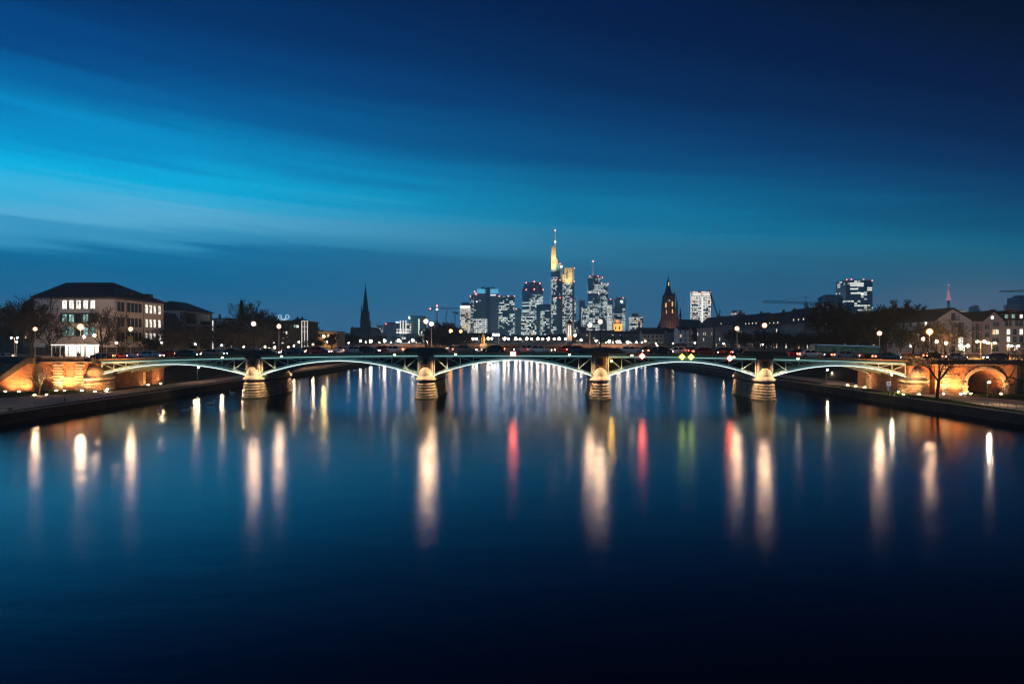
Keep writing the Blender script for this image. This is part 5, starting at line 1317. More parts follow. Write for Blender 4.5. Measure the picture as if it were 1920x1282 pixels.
for px, py, r_, lab in [(676,639,.6,'lamp below the church spire, left one'),(695,640,.8,'bright lamp below the church spire, right one'),(664,634,.35,'small pale lamp left of the church spire'),(1232,648,.4,'lamp before the cream low town house'),(1280,653,.3,'lamp under the white town house'),(1210,640,.35,'small lamp at the left of the cream low town house')]:
    lamp('far',(PX(px,420),420,SZ-1),PZ(py,420),lab,'lamps along the far quays',M['lampfar'],r_)
# floodlight mast, lit bridge tower, golden spire
fm = thing('floodlight_mast','twin floodlight mast left of the distant bridge lamps','floodlight',(PX(930,440),440,SZ-2)); zz = PZ(627.5,440)-SZ+2
MB().lathe([(.2,0),(.12,zz)],n=6).build('post',M['grey'],fm)
for s in (-1.2,1.2): MB().box(s-.9,s+.9,-.2,.1,zz-.5,zz+.6).build('floodlight',emat('white_floodlight',(1.0,.92,.80),40),fm)
bt = thing('bridge_tower','slender lit stone tower with dark pointed cap on the distant bridge','tower',(PX(1067.5,450),450,2)); w_ = 9.5*450/1280/2; h1 = PZ(607,450)-2
MB().box(-w_,w_,-w_,w_,-2,h1).build('shaft',M['palestone'],bt)
MB().lathe([(w_*1.5,h1+.002),(w_*1.2,h1+.8),(.1,h1+3.0)],n=4).build('cap',M['slate'],bt)
mb = MB(); 
for s in (-.55,.55): mb.box(s-.28,s+.28,-w_-.06,-w_-.005,h1-8,h1-1.0)
mb.build('window',M['litw'],bt)
spot(bt,(0,-9,6),(0,-w_,h1-5),9000,(1.0,.74,.55),70,.9)
gs = thing('golden_spire','small golden floodlit chapel with thin spire on the river island','chapel',(PX(906,455),455,2)); z0_ = PZ(646,455)-2
MB().box(-1.9,2.6,-2,2,-1,z0_+.8).build('nave',M['plaster2'],gs)
MB().lathe([(1.25,z0_+.802),(1.2,z0_+3.4),(1.5,z0_+3.6),(1.0,z0_+4.6),(.55,z0_+6.0),(.2,z0_+7.5),(.06,z0_+10.4)],n=8).build('spire',pmat('gilded_roof',(.6,.34,.08),.4,.2,1,metal=.5),gs)
spot(gs,(-2,-10,2),(0,0,z0_+3.5),6000,(1.0,.62,.25),60,.9)

# ------------------------------------------------------------------ skyline
def bld(name, label, px0, px1, ptop, Y, mat, depth=None, cat='skyscraper', roofs=(), beacons=(), z0=SZ, group='towers of the skyline'):
    x0, x1 = PX(px0,Y), PX(px1,Y); W = x1-x0; D = depth or W; zt_ = PZ(ptop,Y)-z0
    t_ = thing(name, label, cat, ((x0+x1)/2, Y, z0), 0, group)
    MB().box(-W/2,W/2,0,D,-.5,zt_).build('facade', mat, t_)
    for a, b, top in roofs:
        xa_, xb_ = PX(a,Y)-(x0+x1)/2, PX(b,Y)-(x0+x1)/2
        MB().box(xa_,xb_,D*.25,D*.75,zt_+.002,PZ(top,Y)-z0).build('roof_plant', M['towerdark'], t_)
    if not roofs: MB().box(-W/2+W*.12,W/2-W*.12,D*.2,D*.8,zt_+.002,zt_+2.2).build('roof_plant', M['towerdark'], t_)
    for bx, by in beacons: beacon(t_, PX(bx,Y)-(x0+x1)/2, -.6, PZ(by,Y)-z0, Y)
    return t_
def beacon(t_, x_, y_, z_, Y, white=False):
    MB().sphere((x_,y_,z_), Y*.00062, 6, 4).build('beacon', M['beaconw' if white else 'beacon'], t_)
M['towerdark'] = pmat('dark_tower_cladding', (.09,.18,.23), .4, .15, .05)
M['towergrey'] = pmat('grey_tower_cladding', (.22,.22,.23), .6, .12, .05)
CO = (.86,1.0,.93); WH = (1.0,.95,.86); BB = (.10,.25,.32)
# left group
bld('office_block','low pale office block right of the church nave',702,717,613,900,facade('fac_a',(0.2,0.3,0.36),WH,.40,4,3.2,1.2,1.0),14,'building')
bld('apartment_block','dark grey apartment block with one red beacon left of the lit grid building',719,743,607,880,facade('fac_b',(0.26,0.3,0.36),WH,.14,3.4,3.1,.8,2.0,stripes=1),14,'building',(),[(723.5,607)])
t_ = bld('grid_building','white-lit office building with three glowing vertical fins',743,768,604,840,facade('fac_c',(0.18,0.3,0.36),WH,.52,7,3.4,1.5,3.0),14,'building',[(744,748,602)])
mb = MB()
for px in (751,756,761.2): x_ = PX(px,840)-PX(755.5,840); mb.box(x_-.55,x_+.55,-.5,.0-.005,4,PZ(600.5,840)-SZ)
mb.build('light_fin', emat('white_fin',(1.0,.95,.86),1.15,False), t_)
MB().box(PX(742,840)-PX(755.5,840),PX(749,840)-PX(755.5,840),-.6,-.05,PZ(605.5,840)-SZ,PZ(603,840)-SZ).build('roof_sign', emat('cool_white_sign',(.75,.95,1.0),1.6,False), t_)
t_ = bld('residential_tower','dark blue tower with one glowing vertical stair column',767,798,594,860,facade('fac_d',(0.1,0.254,0.315),CO,.20,4.5,3.3,.8,4.0,zmax=28),18,'building',[(769,796,592)])
x_ = PX(785.5,860)-PX(782.5,860); mb = MB()
for i in range(13): mb.box(x_-.95,x_+.95,-.4,-.01,9+i*1.55*1.2,9+i*1.55*1.2+1.4)
mb.build('stair_window', emat('greenish_stair_light',(.85,1.0,.72),1.2,False), t_); beacon(t_,PX(767.5,860)-PX(782.5,860),-.5,PZ(596,860)-SZ,1500,True)
bld('office_block','lit low office blocks between the stair column tower and the dark tree clump',786,802,618,800,facade('fac_d2',(0.14,0.268,0.315),WH,.50,3.5,3.3,1.5,5.0),12,'building')
bld('office_block','low dark block with lit floors in front of the lit grid building',735,790,630,700,facade('fac_d3',(0.1,0.178,0.221),WH,.40,3.5,3.0,1.2,6.0),12,'building')
# tower group, left to right
bld('office_tower','pinkish brightly lit tower with glowing white top band',862.5,881,573,1350,facade('fac_e',(0.2,0.245,0.228),(1.0,.90,.78),.66,4.2,3.6,1.25,7.0,my=.22,warm=.3),20,roofs=[(865,880,566.5)])
t_ = bld('light_band_top','',0,1,640,1350,M['towergrey']) if False else None
o = [q for q in scene.objects if q.get('label') == 'pinkish brightly lit tower with glowing white top band'][0]
MB().box(PX(862.6,1350)-PX(871.75,1350),PX(880.9,1350)-PX(871.75,1350),-.6,-.02,PZ(578.5,1350)-SZ,PZ(572.8,1350)-SZ).build('top_band',emat('white_band',(1.0,.97,.90),1.5,False),o)
bld('office_tower','narrow dark tower edge between the pinkish tower and the twin slabs',881,887.5,556,1500,facade('fac_e2',BB,CO,.42,5,3.7,1.3,8.0),14,beacons=[(882,555)])
# twin slab tower
Y = 1560; cxp = 910; t_ = thing('twin_slab_tower','tall twin slab tower with dark central shaft and blue-lit crowns','skyscraper',(PX(cxp,Y),Y,SZ),0,'towers of the skyline')
q = lambda p: PX(p,Y)-PX(cxp,Y); zq = lambda p: PZ(p,Y)-SZ
rib = facade('fac_slab',(0.237,0.3,0.36),CO,.17,60,1.9,.55,9.0,my=.9,rough=.4)
MB().box(q(886),q(912),2,22,-.5,zq(551)).build('facade',facade('fac_g1',(0.17,0.3,0.36),CO,.27,5,3.7,1.2,9.5),t_)
MB().box(q(895),q(911.5),.5,20,-.5,zq(550)).build('facade',facade('fac_g1b',(0.213,0.3,0.35),CO,.20,7,3.7,1.2,9.8,rough=.45),t_)
MB().box(q(911.5),q(919),-1.5,20,-.5,zq(538.5)).build('lift_shaft',pmat('dark_shaft',(.06,.17,.24),.4,.1,.05),t_)
MB().box(q(919),q(934.5),0,20,-.5,zq(550.5)).build('facade',facade('fac_g2',(0.263,0.3,0.36),CO,.10,8,3.7,1.0,10.0,rough=.5,my=.5),t_)
cr = emat('blue_crown',(.12,.50,.80),1.1,False)
for a, b in ((894,908.5),(919.2,934.4)):
    mb = MB(); n_ = 8
    for i in range(n_): xa_ = q(a)+(q(b)-q(a))*i/n_; mb.box(xa_+.25,xa_+(q(b)-q(a))/n_-.25,.5,18,zq(550.3),zq(541.5))
    mb.build('lit_crown',cr,t_)
MB().box(q(919.2),q(930),-.5,-.05,zq(554.5),zq(551.8)).build('light_band',emat('white_crown_band',(.95,1.0,.95),1.3,False),t_)
mb = MB(); mb.box(q(902),q(929),4,14,zq(541.4),zq(539.3)); mb.box(q(903),q(907),4,14,zq(539.2),zq(537.4)); mb.box(q(923),q(925),4,14,zq(539.2),zq(537)); mb.build('roof_plant',M['towerdark'],t_)
for bx, by in ((890,547),(892.5,551)): beacon(t_,q(bx),-.8,zq(by),Y*1.5)
beacon(t_,q(894),-.8,zq(565.5),Y,True)
bld('office_block','white-lit low block in front of the twin slab tower',888,913,597,1300,facade('fac_h',(0.188,0.28,0.28),(.97,1.0,.93),.68,5.5,3.4,1.35,11.0,warm=.05),18,roofs=[(891,905,589.5)])
bld('office_tower','broad lit tower with big dark patches right of the twin slabs',935,965,556,1480,facade('fac_i',(0.09,0.268,0.315),CO,.52,6,3.6,1.5,12.0,clump=.72,warm=.03),24,roofs=[(937,964,554.5)],beacons=[(936,555),(953,555),(964.5,555)])
bld('office_tower','slim dark tower left of the domed tower',966,977,580,1500,facade('fac_i2',(0.14,0.298,0.36),WH,.22,4,3.6,1.1,13.0),16,beacons=[(968,579)])
# domed octagonal tower
Y = 1600; t_ = thing('round_tower','domed tower with dark chamfered crown above bright white floors','skyscraper',(PX(998.8,Y),Y+14,SZ),0,'towers of the skyline'); q = lambda p: PX(p,Y)-PX(998.8,Y); zq = lambda p: PZ(p,Y)-SZ
hw = q(1018.4)
def octo(h_): return [(h_*a,h_*b) for a, b in ((-1,-.45),(-.45,-1),(.45,-1),(1,-.45),(1,.45),(.45,1),(-.45,1),(-1,.45))]
fj = facade('fac_j',(0.12,0.298,0.36),CO,.58,5.5,3.6,1.5,14.0,clump=.55,warm=.05,zmax=zq(553.5)); dk = pmat('dark_dome_cladding',(.09,.22,.28),.35,.1,.05)
MB().prism_xy(octo(hw),-.5,zq(551)).build('facade',fj,t_)
MB().rings([[(a,b,zq(550.99)) for a,b in octo(hw)],[(a,b,zq(543)) for a,b in octo(hw)],[(a*.72,b*.72,zq(531)) for a,b in octo(hw)],[(a*.66,b*.66,zq(529.5)) for a,b in octo(hw)]]).build('crown',dk,t_)
MB().box(-.35,.35,-hw-.3,-hw+3,zq(560),zq(530)).build('corner_rib',M['towergrey'],t_)
for bx, by in ((986.5,531),(1001.5,529),(1011.5,532),(986.5,544),(1001.5,543),(1018,544)): beacon(t_,q(bx),-hw-.8,zq(by),Y*1.2)
bld('office_block','stepped dark block with white lit floors before the domed tower',977,1006,592,1380,facade('fac_j2',(0.1,0.254,0.315),CO,.55,5.5,3.5,1.4,15.0),18)
bld('office_block','dark block with bright white windows on its right half',1006,1033,571,1420,facade('fac_k',(0.07,0.194,0.268),CO,.16,4.5,3.5,1.3,16.0),18,roofs=[(1013,1030,570)])
bld('office_block','narrow block with dense white windows left of the tallest tower',1013.5,1030,582,1400,facade('fac_k2',(0.12,0.238,0.284),CO,.56,4.5,3.5,1.4,17.0),10)
# tallest tower
Y = 1770; t_ = thing('tallest_tower','tallest tower of the skyline with golden lit crown and red-white mast','skyscraper',(PX(1055,Y),Y,SZ),0,'towers of the skyline'); q = lambda p: PX(p,Y)-PX(1055,Y); zq = lambda p: PZ(p,Y)-SZ
gold = pmat('golden_lit_cladding',(.60,.50,.30),.6,.15,.06)
fl = facade('fac_l',(0.16,0.3,0.36),(.95,1.0,.90),.58,5,3.7,1.4,18.0,zmax=zq(532),warm=.1,clump=.5)
MB().box(q(1033.5),q(1043),0,22,-.5,zq(504.5)).build('facade',facade('fac_l1',(0.16,0.3,0.36),(.95,1.0,.90),.50,5,3.7,1.4,18.5,zmax=zq(516),warm=.12,clump=.6),t_)
MB().prism_xz([(q(1033.3),zq(504.4)),(q(1041.8),zq(504.4)),(q(1045.5),zq(495)),(q(1045.5),zq(487)),(q(1043.4),zq(486)),(q(1042.2),zq(476)),(q(1042.2),zq(460.5)),(q(1034),zq(462)),(q(1033.5),zq(480)),(q(1033.2),zq(488))],-1,18).build('golden_crown',gold,t_)
core = facade('fac_core',(0.07,0.208,0.284),(1,1,1),.30,14,7.2,1.2,19.0,mx=.36,my=.5,zmin=zq(555),clump=.2,warm=0)
MB().box(q(1043),q(1050),-2,20,-.5,zq(495)).build('dark_shaft',core,t_)
MB().box(q(1050),q(1054.6),0,20,-.5,zq(494)).build('grey_column',M['towergrey'],t_)
MB().box(q(1054.6),q(1073),2,22,-.5,zq(530.5)).build('facade',fl,t_)
MB().box(q(1058.5),q(1072.8),1.5,22,zq(530.4),zq(502)).build('golden_crown',gold,t_)
MB().box(q(1054.7),q(1058.4),3,22,zq(530.4),zq(515)).build('golden_crown',gold,t_)
MB().box(q(1061),q(1065.4),1.0,1.45,zq(523),zq(508)).build('crown_louvre',M['towergrey'],t_)
MB().box(q(1073),q(1077),4,22,-.5,zq(502.5)).build('grey_column',M['towergrey'],t_)
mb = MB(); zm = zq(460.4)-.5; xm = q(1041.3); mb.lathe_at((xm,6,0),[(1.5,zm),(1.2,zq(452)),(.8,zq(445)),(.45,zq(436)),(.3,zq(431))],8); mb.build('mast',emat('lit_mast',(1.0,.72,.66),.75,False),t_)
beacon(t_,xm,5,zq(431.5),Y*1.6); beacon(t_,xm,4,zq(453),Y*2.0,True); beacon(t_,q(1052.5),-1.5,zq(500),Y*2.4,True)
for bx, by in ((1050,494.5),(1042.8,525),(1050,525),(1042.8,558.5),(1050,558.5),(1076.5,503),(1076.5,527.5)): beacon(t_,q(bx),-3,zq(by),Y)
spot(t_,(q(1037),-45,zq(512)),(q(1038),0,zq(492)),4.5e5,(1.0,.76,.42),58,.8); spot(t_,(q(1066),-40,zq(535)),(q(1066),0,zq(518)),2.8e5,(1.0,.76,.42),60,.8)
spot(t_,(q(1037),-45,zq(500)),(q(1038),0,zq(474)),2.0e5,(1.0,.76,.42),44,.8)
bld('office_tower','thin sliver of lit tower right of the tallest tower',1075,1080.5,561,1850,facade('fac_m',(0.24,0.3,0.36),WH,.55,4,3.7,1.3,20.0),16,beacons=[(1075.5,560.5)])
bld('office_block','low lit block between the tallest tower and the dark grey tower',1076,1087,604,1400,facade('fac_m2',(0.16,0.268,0.315),WH,.55,6,3.4,1.2,20.5),14,roofs=[(1078,1086,603)])
bld('office_tower','plain dark tower left of the stepped round tower',1086.5,1097,563.5,1900,facade('fac_n',(0.11,0.254,0.315),CO,.05,5,3.7,.8,21.0),18,roofs=[(1087,1096.5,563)])
# round stepped tower with mast
Y = 1920; t_ = thing('stepped_round_tower','round glass tower with thin mast joined to a lower square tower','skyscraper',(PX(1116,Y),Y,SZ),0,'towers of the skyline'); q = lambda p: PX(p,Y)-PX(1116,Y); zq = lambda p: PZ(p,Y)-SZ
fo_ = facade('fac_o',(0.07,0.224,0.299),CO,.47,5.5,3.6,1.45,22.0,clump=.66,warm=.04)
r_ = (q(1129)-q(1103))/2; cx_ = (q(1129)+q(1103))/2
MB().lathe_at((cx_,r_,0),[(r_,-.5),(r_,zq(519))],20).build('facade',fo_,t_)
MB().lathe_at((cx_,r_,0),[(r_*.82,zq(518.99)),(r_*.80,zq(516.5)),(r_*.4,zq(516.3))],16).build('crown',M['towerdark'],t_)
MB().box(q(1127),q(1140.5),1,24,-.5,zq(531.5)).build('facade',facade('fac_o2',(0.07,0.224,0.299),CO,.46,5.5,3.6,1.4,23.0,clump=.7,warm=.04),t_)
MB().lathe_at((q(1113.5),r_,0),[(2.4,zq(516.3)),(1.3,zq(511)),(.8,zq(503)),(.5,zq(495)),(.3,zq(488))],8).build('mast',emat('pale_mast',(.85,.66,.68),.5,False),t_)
beacon(t_,q(1113.7),r_,zq(488.5),Y*1.6)
for bx, by in ((1106,518),(1121.5,518),(1129.5,520.5),(1128,531),(1140,532),(1106,549),(1122,549)): beacon(t_,q(bx),-2,zq(by),Y)
bld('office_block','stepped white-lit block in front of the round glass tower',1091.5,1109,574.5,1500,facade('fac_o3',(0.1,0.254,0.315),CO,.54,5.5,3.5,1.45,24.0),18,roofs=[(1101,1109,573)])
bld('office_block','dark broad block with white floor bands below the round glass tower',1105,1123,577,1480,facade('fac_o4',(0.09,0.224,0.284),CO,.46,9,3.5,1.35,25.0),18)
bld('office_tower','slim tower with bright white front right of the round glass tower',1140.5,1149,561.5,1750,facade('fac_p',(0.12,0.268,0.347),CO,.10,5,3.7,1.0,26.0),16,beacons=[(1145,561)])
bld('office_tower','bright narrow strip tower right of the round glass tower',1139.5,1147.5,572,1560,facade('fac_p2',(0.2,0.298,0.298),(.95,1.0,.95),.70,4,3.6,1.2,27.0,my=.15),14)
bld('office_tower','blue-dark tower with one bright white spot near its top',1153.5,1173,559.5,1800,facade('fac_q',(0.1,0.238,0.315),CO,.20,5,3.7,1.0,28.0),22,beacons=[(1168,558.5)])
o = [q_ for q_ in scene.objects if q_.get('label') == 'blue-dark tower with one bright white spot near its top'][0]; beacon(o, PX(1165.5,1800)-PX(1163.25,1800), -3, PZ(565.5,1800)-SZ, 1800*2.6, True)
bld('office_block','grey block with white floor bands behind the orange church tower',1149.5,1167,579,1500,facade('fac_q2',(0.24,0.3,0.36),CO,.48,12,3.5,1.2,29.0,my=.45),18,roofs=[(1151,1165,577.5)])
bld('office_tower','thin bright edge tower right of the grey banded block',1168,1172.5,578,1650,facade('fac_q3',(0.2,0.3,0.36),CO,.66,4,3.6,1.1,30.0),14)
bld('office_block','lit grey block standing apart right of the orange church tower',1182.5,1206,594.5,1300,facade('fac_s',(0.26,0.3,0.36),(1.0,.96,.82),.50,6,3.5,1.2,31.0,warm=.2),20,roofs=[(1185,1204,591.5),(1186.5,1197.5,587)])
# orange lit church tower
Y = 1000; t_ = thing('church_tower','orange floodlit church tower with dark cupola among the skyscrapers','church tower',(PX(1158.5,Y),Y,SZ)); q = lambda p: PX(p,Y)-PX(1158.5,Y); zq = lambda p: PZ(p,Y)-SZ
MB().box(q(1150.5),q(1166.5),0,12,-.5,zq(608)).build('shaft',M['plaster2'],t_); mb = MB()
for px in (1154.5,1161.5): mb.box(q(px)-.9,q(px)+.9,-.1,.0-.003,zq(618),zq(612))
mb.build('window',M['glass'],t_); MB().box(q(1150)-.2,q(1167)+.2,-.3,12.3,zq(607.9),zq(606.8)).build('cornice',M['plaster2'],t_)
MB().lathe_at((0,6,0),[(3.6,zq(606.7)),(3.5,zq(599)),(3.8,zq(598.7))],12).build('lantern',M['plaster2'],t_)
MB().lathe_at((0,6,0),[(3.8,zq(598.6)),(3.2,zq(596.5)),(1.2,zq(595)),(1.0,zq(593.5)),(.1,zq(592))],12).build('cupola',M['slate'],t_)
spot(t_,(0,-26,zq(622)),(0,3,zq(608)),1.1e5,(1.0,.45,.10),70,.8)
# dark roofs and town blocks before the towers
for i,(a,b,top,Y,c,m_,lab) in enumerate([(560,655,629,620,'block','fac_t1','low dark roofs left of the church nave'),(868,934,624,760,'block','fac_t2','dark low roofs in front of the twin slab tower'),(936,1030,628,820,'block','fac_t3','dark low roofs behind the distant bridge lamps'),
        (1030,1090,626,800,'block','fac_t4','dark low roofs in front of the tallest tower'),(1092,1150,619,760,'block','fac_t5','dark low roofs below the round glass tower'),(1148,1212,620,720,'block','fac_t6','long dark roof below the orange church tower'),
        (1196,1256,614,800,'block','fac_t7','dark roofs left of the cathedral nave'),(1085,1100,612,900,'block','fac_t8','dark roof block right of the lit bridge tower'),(1330,1366,606,640,'block','fac_t9','dark roofs below the luffing crane')]):
    x0, x1 = PX(a,Y), PX(b,Y); ez = PZ(top,Y)-4; t_ = thing('town_block', lab, 'building', ((x0+x1)/2,Y,SZ)); hwid = (x1-x0)/2
    MB().box(-hwid,hwid,0,14,-.5,ez-SZ).build('wall', facade(m_,(.05,.048,.045),(1.0,.80,.55),.30 if i in (5,) else .24,2.6,3.2,.9,40.0+i,mx=.3,my=.5,warm=.5,clump=.2), t_)
    mb = MB(); mb.prism_yz([(-.4,ez-SZ+.002),(14.4,ez-SZ+.002),(7,PZ(top,Y)-SZ)],-hwid-.2,hwid+.2)
    rr = random.Random(i); xx = -hwid+3
    while xx < hwid-3: chim(mb,xx,7+rr.uniform(-2,2),PZ(top,Y)-SZ-1,PZ(top,Y)-SZ+rr.uniform(.3,1.6),.5); xx += rr.uniform(6,15)
    mb.build('roof', M['slate'], t_)
t_ = thing('chapel_spire','small dark pointed church spire left of the dark grey tower','church spire',(PX(1085.3,1000),1000,SZ)); zq = lambda p: PZ(p,1000)-SZ
MB().box(-1.9,1.9,-1.9,1.9,-.5,zq(610)).build('tower',M['darkstone'],t_); MB().lathe([(2.8,zq(609.99)),(.1,zq(597))],n=4).build('spire',M['slate'],t_)
# left church with needle spire
Y = 700; t_ = thing('church','dark church with needle-sharp tall spire silhouetted against the sky','church',(PX(684,Y),Y,SZ)); q = lambda p: PX(p,Y)-PX(684,Y); zq = lambda p: PZ(p,Y)-SZ
MB().prism_xz([(q(656),-.5),(q(703),-.5),(q(703),zq(616)),(q(694),zq(613)),(q(657),zq(614)),(q(656),zq(617))],2,26).build('nave',M['darkstone'],t_)
mb = MB(); mb.box(q(676.5),q(692.5),-3,7,-.5,zq(601)); mb.box(q(678.2),q(690.6),-2,6,zq(600.99),zq(583))
for a, b, c in ((676.5,678.5,597),(690.5,692.5,597),(678,679.5,578),(689.3,690.8,578)): mb.box(q(a),q(b),-3.1,-1.5,zq(602),zq(c+1)); mb.lathe_at(((q(a)+q(b))/2,-2.3,0),[(.7,zq(c+1)),(.05,zq(c-5))],4)
mb.build('tower',M['darkstone'],t_)
MB().lathe_at((q(684.4),2,0),[(3.2,zq(582.99)),(2.5,zq(573)),(2.2,zq(566)),(1.1,zq(549)),(.25,zq(535))],8).build('spire',M['darkstone'],t_)
mb = MB(); mb.tube((q(684.6),2,zq(536)),(q(684.6),2,zq(527)),.14,.1,4); mb.box(q(684.6)-.6,q(684.6)+.6,1.9,2.1,zq(531.2),zq(530.6)); mb.sphere((q(684.6),2,zq(534.5)),.5,6,4); mb.build('finial',M['black'],t_)
mb = MB(); mb.box(q(655.5),q(658.5),8,10,zq(614),zq(611.5)); mb.build('turret',M['darkstone'],t_)
# cathedral
Y = 900; t_ = thing('cathedral','floodlit gothic cathedral tower with dark spire and long dark nave roof','cathedral',(PX(1255.5,Y),Y,SZ)); q = lambda p: PX(p,Y)-PX(1255.5,Y); zq = lambda p: PZ(p,Y)-SZ
gst = pmat('red_gothic_stone',(.20,.11,.08),.9,.4,.15,.3,stain=.5)
mb = MB(); mb.box(q(1243.5),q(1269.5),0,17,-.5,zq(598)); mb.box(q(1244.5),q(1268.5),.6,16,zq(597.99),zq(577)); mb.box(q(1246.3),q(1266),1.5,15,zq(576.99),zq(554)); mb.build('tower',gst,t_)
mb = MB()
for a in (1243.2,1247.2,1252.2,1257.6,1262.8,1267.8): mb.box(q(a),q(a)+1.0,-1.3,.0-.003,-.5,zq(600)); mb.box(q(a)+.1,q(a)+.9,-.7,.59,zq(599.9),zq(579))
mb.build('buttress',M['darkstone'],t_)
mb = MB()
for a, top in ((1242.3,556),(1269.5,555),(1240.8,592),(1271.2,590),(1247.2,546),(1264.8,546),(1250.5,548.5),(1261.2,548.5)): mb.box(q(a)-1.0,q(a)+1.0,-1,3,-.5 if top > 550 else zq(562),zq(top+16 if 550 < top < 570 else top+5)); mb.lathe_at((q(a),1,0),[(1.2,zq(top+16 if 550 < top < 570 else top+5)),(.1,zq(top))],4)
mb.build('corner_pinnacle',gst,t_)
MB().lathe_at((0,8,0),[(7.6,zq(553.99)),(5.4,zq(550)),(3.9,zq(544)),(2.7,zq(537)),(2.3,zq(530)),(1.3,zq(526)),(.65,zq(521)),(.12,zq(514.5))],8).build('spire',M['darkstone'],t_)
mb = MB()
for px, pa, pb in ((1249,576,567),(1261,574,565),(1249,588,580),(1261,587,579)): mb.prism_xz([(q(px)-.7,zq(pa)),(q(px)+.7,zq(pa)),(q(px)+.7,zq(pb+2)),(q(px),zq(pb)),(q(px)-.7,zq(pb+2))],.3,1.4)
mb.build('belfry_window',emat('amber_belfry',(1.0,.52,.14),1.3,False),t_)
mb = MB()
for px, py in ((1255.5,531),(1255.5,534.5)): mb.box(q(px)-.5,q(px)+.5,5.2,5.6,zq(py),zq(py-2))
mb.build('spire_light',emat('spire_lamp',(1.0,.75,.5),2.2,False),t_)
MB().lathe_at((q(1255.6),1.45,0),[(.01,zq(565)),(1.5,zq(563.5)),(.01,zq(561))],10).build('clock_face',emat('pale_clock',(.5,.6,.62),.6,False),t_)
mb = MB(); mb.box(q(1250),q(1331),20,36,-.5,zq(620)); mb.prism_xz([(q(1238),zq(620)),(q(1331),zq(620)),(q(1331),zq(611)),(q(1319),zq(598)),(q(1249),zq(597.5))],22,34); mb.build('nave_roof',M['slate'],t_)
mb = MB(); mb.box(q(1284),q(1286.4),25,29,zq(599),zq(592)); mb.lathe_at((q(1285.2),27,0),[(1.9,zq(592.01)),(1.2,zq(586)),(.1,zq(574.5))],6); mb.build('ridge_turret',M['darkstone'],t_)
spot(t_,(q(1247),-16,6),(q(1251),0,zq(590)),1.8e4,(1.0,.52,.32),60,.8); spot(t_,(q(1264),-16,6),(q(1261),0,zq(590)),1.8e4,(1.0,.52,.32),60,.8)
spot(t_,(q(1250),-1,zq(556)),(q(1252),4,zq(546)),4500,(1.0,.55,.18),70,.8); spot(t_,(q(1261),-1,zq(556)),(q(1259),4,zq(546)),4500,(1.0,.55,.18),70,.8)
# tower under construction with luffing crane
Y = 1500; t_ = bld('tower_shell','bright lit unfinished tower with open floors and central light strip',1299.5,1333,546.5,Y,facade('fac_u',(0.2,0.28,0.28),(1.0,.97,.88),.70,6,3.6,1.5,33.0,my=.25,clump=.3),24,beacons=[(1301,547),(1316,547.5),(1332,547),(1299,558.5),(1332.5,567.5),(1299,567.5)],roofs=[(1303,1330,545)])
x0_ = PX(1316.25,Y); q = lambda p: PX(p,Y)-x0_; zq = lambda p: PZ(p,Y)-SZ
MB().box(q(1315.2),q(1318),-.8,-.02,4,zq(557)).build('light_strip',emat('white_core_light',(1.0,.98,.92),1.5,False),t_)
for a, b in ((1301.5,1314),(1318.5,1331.5)): MB().box(q(a),q(b),-.8,-.02,zq(554.5),zq(549)).build('lit_floor',emat('warm_top_floor',(1.0,.90,.80),1.35,False),t_)
mb = MB(); mb.box(q(1298.6),q(1299.3),-1,0,0,zq(552)); mb.box(q(1333),q(1334),-1,0,0,zq(550)); mb.build('hoist',M['grey'],t_)
bld('scaffold_tower','distant scaffolded block with sparse lights right of the luffing crane',1374,1397,583.5,1600,facade('fac_v',(0.28,0.3,0.36),(1.0,.93,.85),.44,5,4.5,1.2,34.0),22)
t_ = bld('glass_tower','lit glass tower with four red beacons rising over the trees on the right',1586,1636,525,1150,facade('fac_w',(0.14,0.3,0.36),(.96,1.0,.86),.46,9,3.7,1.35,35.0,clump=.74,warm=.06),36,beacons=[(1587.5,524.5),(1596,524),(1619,524),(1635,526)],roofs=[(1590,1632,524)])
x0_ = PX(1611,1150); q = lambda p: PX(p,1150)-x0_; zq = lambda p: PZ(p,1150)-SZ
mb = MB()
for a, b, pa, pb in ((1594,1619,536.5,529.5),(1594,1609,543,540),(1595,1620,551,546.5),(1626,1635,545,537.5)):
    zz = zq(pa)
    while zz < zq(pb)-1.5: mb.box(q(a),q(b),-.5,-.02,zz,zz+2.4); zz += 3.4
mb.build('lit_floor',emat('white_office_floor',(.97,1.0,.88),1.1,False),t_)
bld('tower_block','pale grey tower block half hidden behind the tallest bare tree',1547.5,1580,555,1000,facade('fac_x',(0.3,0.3,0.31),(.9,1.0,1.0),.26,5,3.4,.9,36.0,rough=.8),22,'building')
# television tower
Y = 2400; t_ = thing('television_tower','very distant television tower with pink lit tip','tower',(PX(1778.5,Y),Y,SZ)); zq = lambda p: PZ(p,Y)-SZ
MB().lathe([(7,-.5),(5,zq(600)),(4.2,zq(563))],n=12).build('shaft',pmat('hazy_concrete',(.20,.23,.26),.8,.1,.05),t_)
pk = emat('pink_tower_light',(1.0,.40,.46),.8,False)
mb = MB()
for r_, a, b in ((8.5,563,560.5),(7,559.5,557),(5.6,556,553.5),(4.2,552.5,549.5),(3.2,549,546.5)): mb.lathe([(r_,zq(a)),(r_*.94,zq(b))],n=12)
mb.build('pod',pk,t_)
MB().lathe([(2.8,zq(546.4)),(2.1,zq(541)),(.9,zq(536)),(.4,zq(533))],n=8).build('antenna',emat('pale_pink_antenna',(.9,.6,.64),.45,False),t_); beacon(t_,0,0,zq(534),Y*.9)
